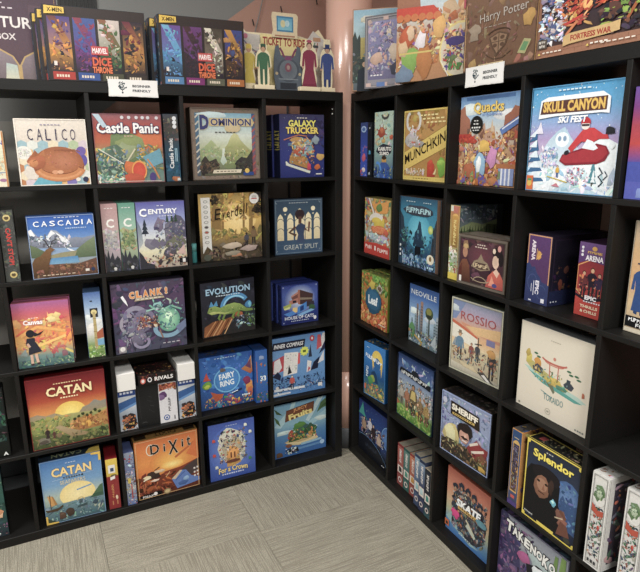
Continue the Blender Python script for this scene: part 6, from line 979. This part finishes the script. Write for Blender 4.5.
def a_fort(a):
    a.bg('#3a3440', '#40384a', '#3a3038', '#4a3430'); a.scat(40, ['#4a404a', '#c05a34', '#6a7aa8', '#8a8a98', '#d88a48', '#2f2a34'], .05, .45, .95, .95, .03, .07, 11, 2); a.sx = .8; a.sy = .52; a.poly('#9a6a50', [0, 0, 0, .16, 1, .16, 1, 0])
    for k in range(16): a.line('#7f523e', .0015, k*.065, .02+(k % 2)*.06, k*.065, .08+(k % 2)*.06)
    a.line('#7f523e', .0015, 0, .08, 1, .08); a.rect('#8a5f48', 0, 0, .03, 1); a.scat(50, ['#b8b8c4', '#6a7aa8', '#d8dce4', '#c07a48', '#4a5a8a', '#e0e4ec', '#8a8a98'], .04, .2, .3, 1, .025, .06, 3, 2); a.scat(30, ['#c85a34', '#d88a48', '#a83c30', '#e0b070', '#b0483a'], .26, .4, .5, 1, .03, .06, 4, 3); a.line('#c03c34', .014, .28, .44, .44, .52); a.line('#c87848', .012, .3, .28, .4, .46); a.scat(20, ['#c84a2c', '#d87838', '#8a3a30'], .55, .6, .75, 1, .03, .07, 5, 3); a.blob('#5a3a34', .68, .5, .09, .12, 6); a.blob('#7a9a38', .8, .62, .05, .12, 7); a.blob('#c8b848', .9, .8, .14, .14, 8, .4, 16); a.line('#a0582c', .012, .82, .3, .95, .7); a.scat(20, ['#2f2a34', '#4a404a', '#8aa83c', '#6a4a3c'], .6, .2, 1, .6, .03, .06, 9, 2)
    a.poly('#c8a468', [.28, .12, .28, .26, .34, .3, .7, .32, .78, .34, .78, .2, .7, .18, .34, .14]); a.text('FORTRESS WAR', '#a03428', .53, .228, .36, .085, rot=1, bold=.04); a.rect('#5a5048', .02, .14, .12, .28); a.scrib(4, '#dcd4c8', .07, .24, .07, .04); a.scrib(3, '#dcd4c8', .07, .18, .06, .04); a.poly('#e0c048', [.03, .045, .06, .045, .045, .08]); a.small('#e0d4c4', .18, .07, .2, 5, .02); a.poly('#e0c048', [.5, .06, .53, .06, .515, .095]); a.small('#e8e0d4', .62, .09, .16, 4, .02); a.small('#e0d4c4', .78, .07, .3, 6, .018); a.sx = a.sy = 1; a.rect('#9a6a50', .8, 0, 1, .083); a.scat(20, ['#c8b848', '#7a9a38', '#4a404a', '#a0582c'], .8, .12, 1, .5, .03, .06, 13, 2)
game_box('B', 0, 1.129, .002, .44, .33, .12, a_fort, 'wide battle scene box with a tan scroll banner', '#4a342c')

# ---- beginner friendly signs hanging on the shelf tops
def f_sign(a):
    a.bg('#e0dedb', '#e4e2df')
    for k in range(40):
        R = random.Random(k); t = R.uniform(0, 6.28); r = R.uniform(.2, 1); a.blob('#2c4048', .27+.085*r*math.cos(t), .62+.27*r*math.sin(t), .014, .035, k, .4, 6)
    for x in (-.03, .0, .03): a.line('#2c4048', .0012, .27, .28, .27+x, .6)
    a.ell('#24343c', .27, .2, .018, .06); a.text('BEGINNER', '#2c3034', .67, .64, .38, .16, bold=.03); a.text('FRIENDLY', '#2c3034', .67, .34, .38, .16, bold=.03)
def sign(shelf, x, label, w=.184):
    r = tag(empty('paper_sign', place(shelf, x+w/2*(1 if shelf == 'A' else 1), -.0012, 1.7705), rotz(shelf, 0)), label, 'sign')
    R = random.Random(4); bm = bmesh.new(); n = 14; pts = [(-w/2+w*i/n, R.uniform(0, .0022)) for i in range(n+1)] + [(w/2-R.uniform(0, .002), .03), (w/2, .0625), (-w/2, .0625), (-w/2+R.uniform(0, .002), .03)]
    f = bm.faces.new([bm.verts.new((px, -.0006, pz)) for px, pz in pts]); e = bmesh.ops.extrude_face_region(bm, geom=[f])
    for v in e['geom']:
        if isinstance(v, bmesh.types.BMVert): v.co.y += .0006
    bmesh.ops.recalc_face_normals(bm, faces=bm.faces[:]); me = bpy.data.meshes.new('paper'); bm.to_mesh(me); bm.free(); paint(me, '#e0deda'); mesh_obj('paper', me, 'card', r)
    paintface(f_sign, w-.006, .056, 'sign_print', 'plain', r, (-w/2+.003, -.0006, .004), (1, 0, 0), (0, 0, 1), (0, -1, 0), 0)
sign('A', -1.007, 'white torn paper sign taped below the four panel boxes')
sign('B', .821, 'white paper sign taped below the parchment box')

# ---- wall details above the left shelf
(vx0, vz0), (vx1, _) = wall_pt(58, 9), wall_pt(97, 9); vw = (vx1-vx0)/2
vent = tag(empty('wall_grille', ((vx0+vx1)/2, YW-.004, vz0)), 'black slatted grille on the grey painted wall', 'grille')
solid('grille_frame', 'black', vent, -vw, -.004, 0, vw, .004, .012, .001); solid('grille_frame', 'black', vent, vw-.012, -.004, .012, vw, .004, .5, .001); solid('grille_frame', 'black', vent, -vw, -.004, .012, -vw+.012, .004, .5, .001); solid('grille_back', 'black', vent, -vw+.012, 0, .012, vw-.012, .003, .5, 0)
sl = box_mesh('slat', -.003, -.006, .012, .003, 0, .5, .0005); ns = int((2*vw-.03)/.016)
for k in range(ns): mesh_obj('slat', sl, 'black', vent).location = ((k-(ns-1)/2)*.016, 0, 0)
pts = [wall_pt(*p) for p in ((264, -20), (262, 0), (258, 18), (255, 30), (252, 52), (250, 80))]
cab = tag(tube('cable', [(x, YW-.008, z) for x, z in pts], .0025, 'grey'), 'thin grey cable running down the pink wall', 'cable')
for p, what in (((281, 12), 'above the screen shaped cutout'), (((316, 4)), 'nearest the column'), ((253, 25), 'beside the thin grey cable')):
    x, z = wall_pt(*p)
    tag(tube('wall_hook', [(x+.004, YW, z), (x, YW-.014, z-.003), (x-.008, YW-.016, z+.024)], .003, 'black'), 'small black hook on the pink wall ' + what, 'hook', 'black hooks on the pink wall')
tx, _ = wall_pt(289, 195)
struct(solid('trim_1', 'base', None, tx-.006, YW-.006, .118, tx+.006, YW, 1.8, .001), 'narrow dark vertical wall trim seen through the open shelf')
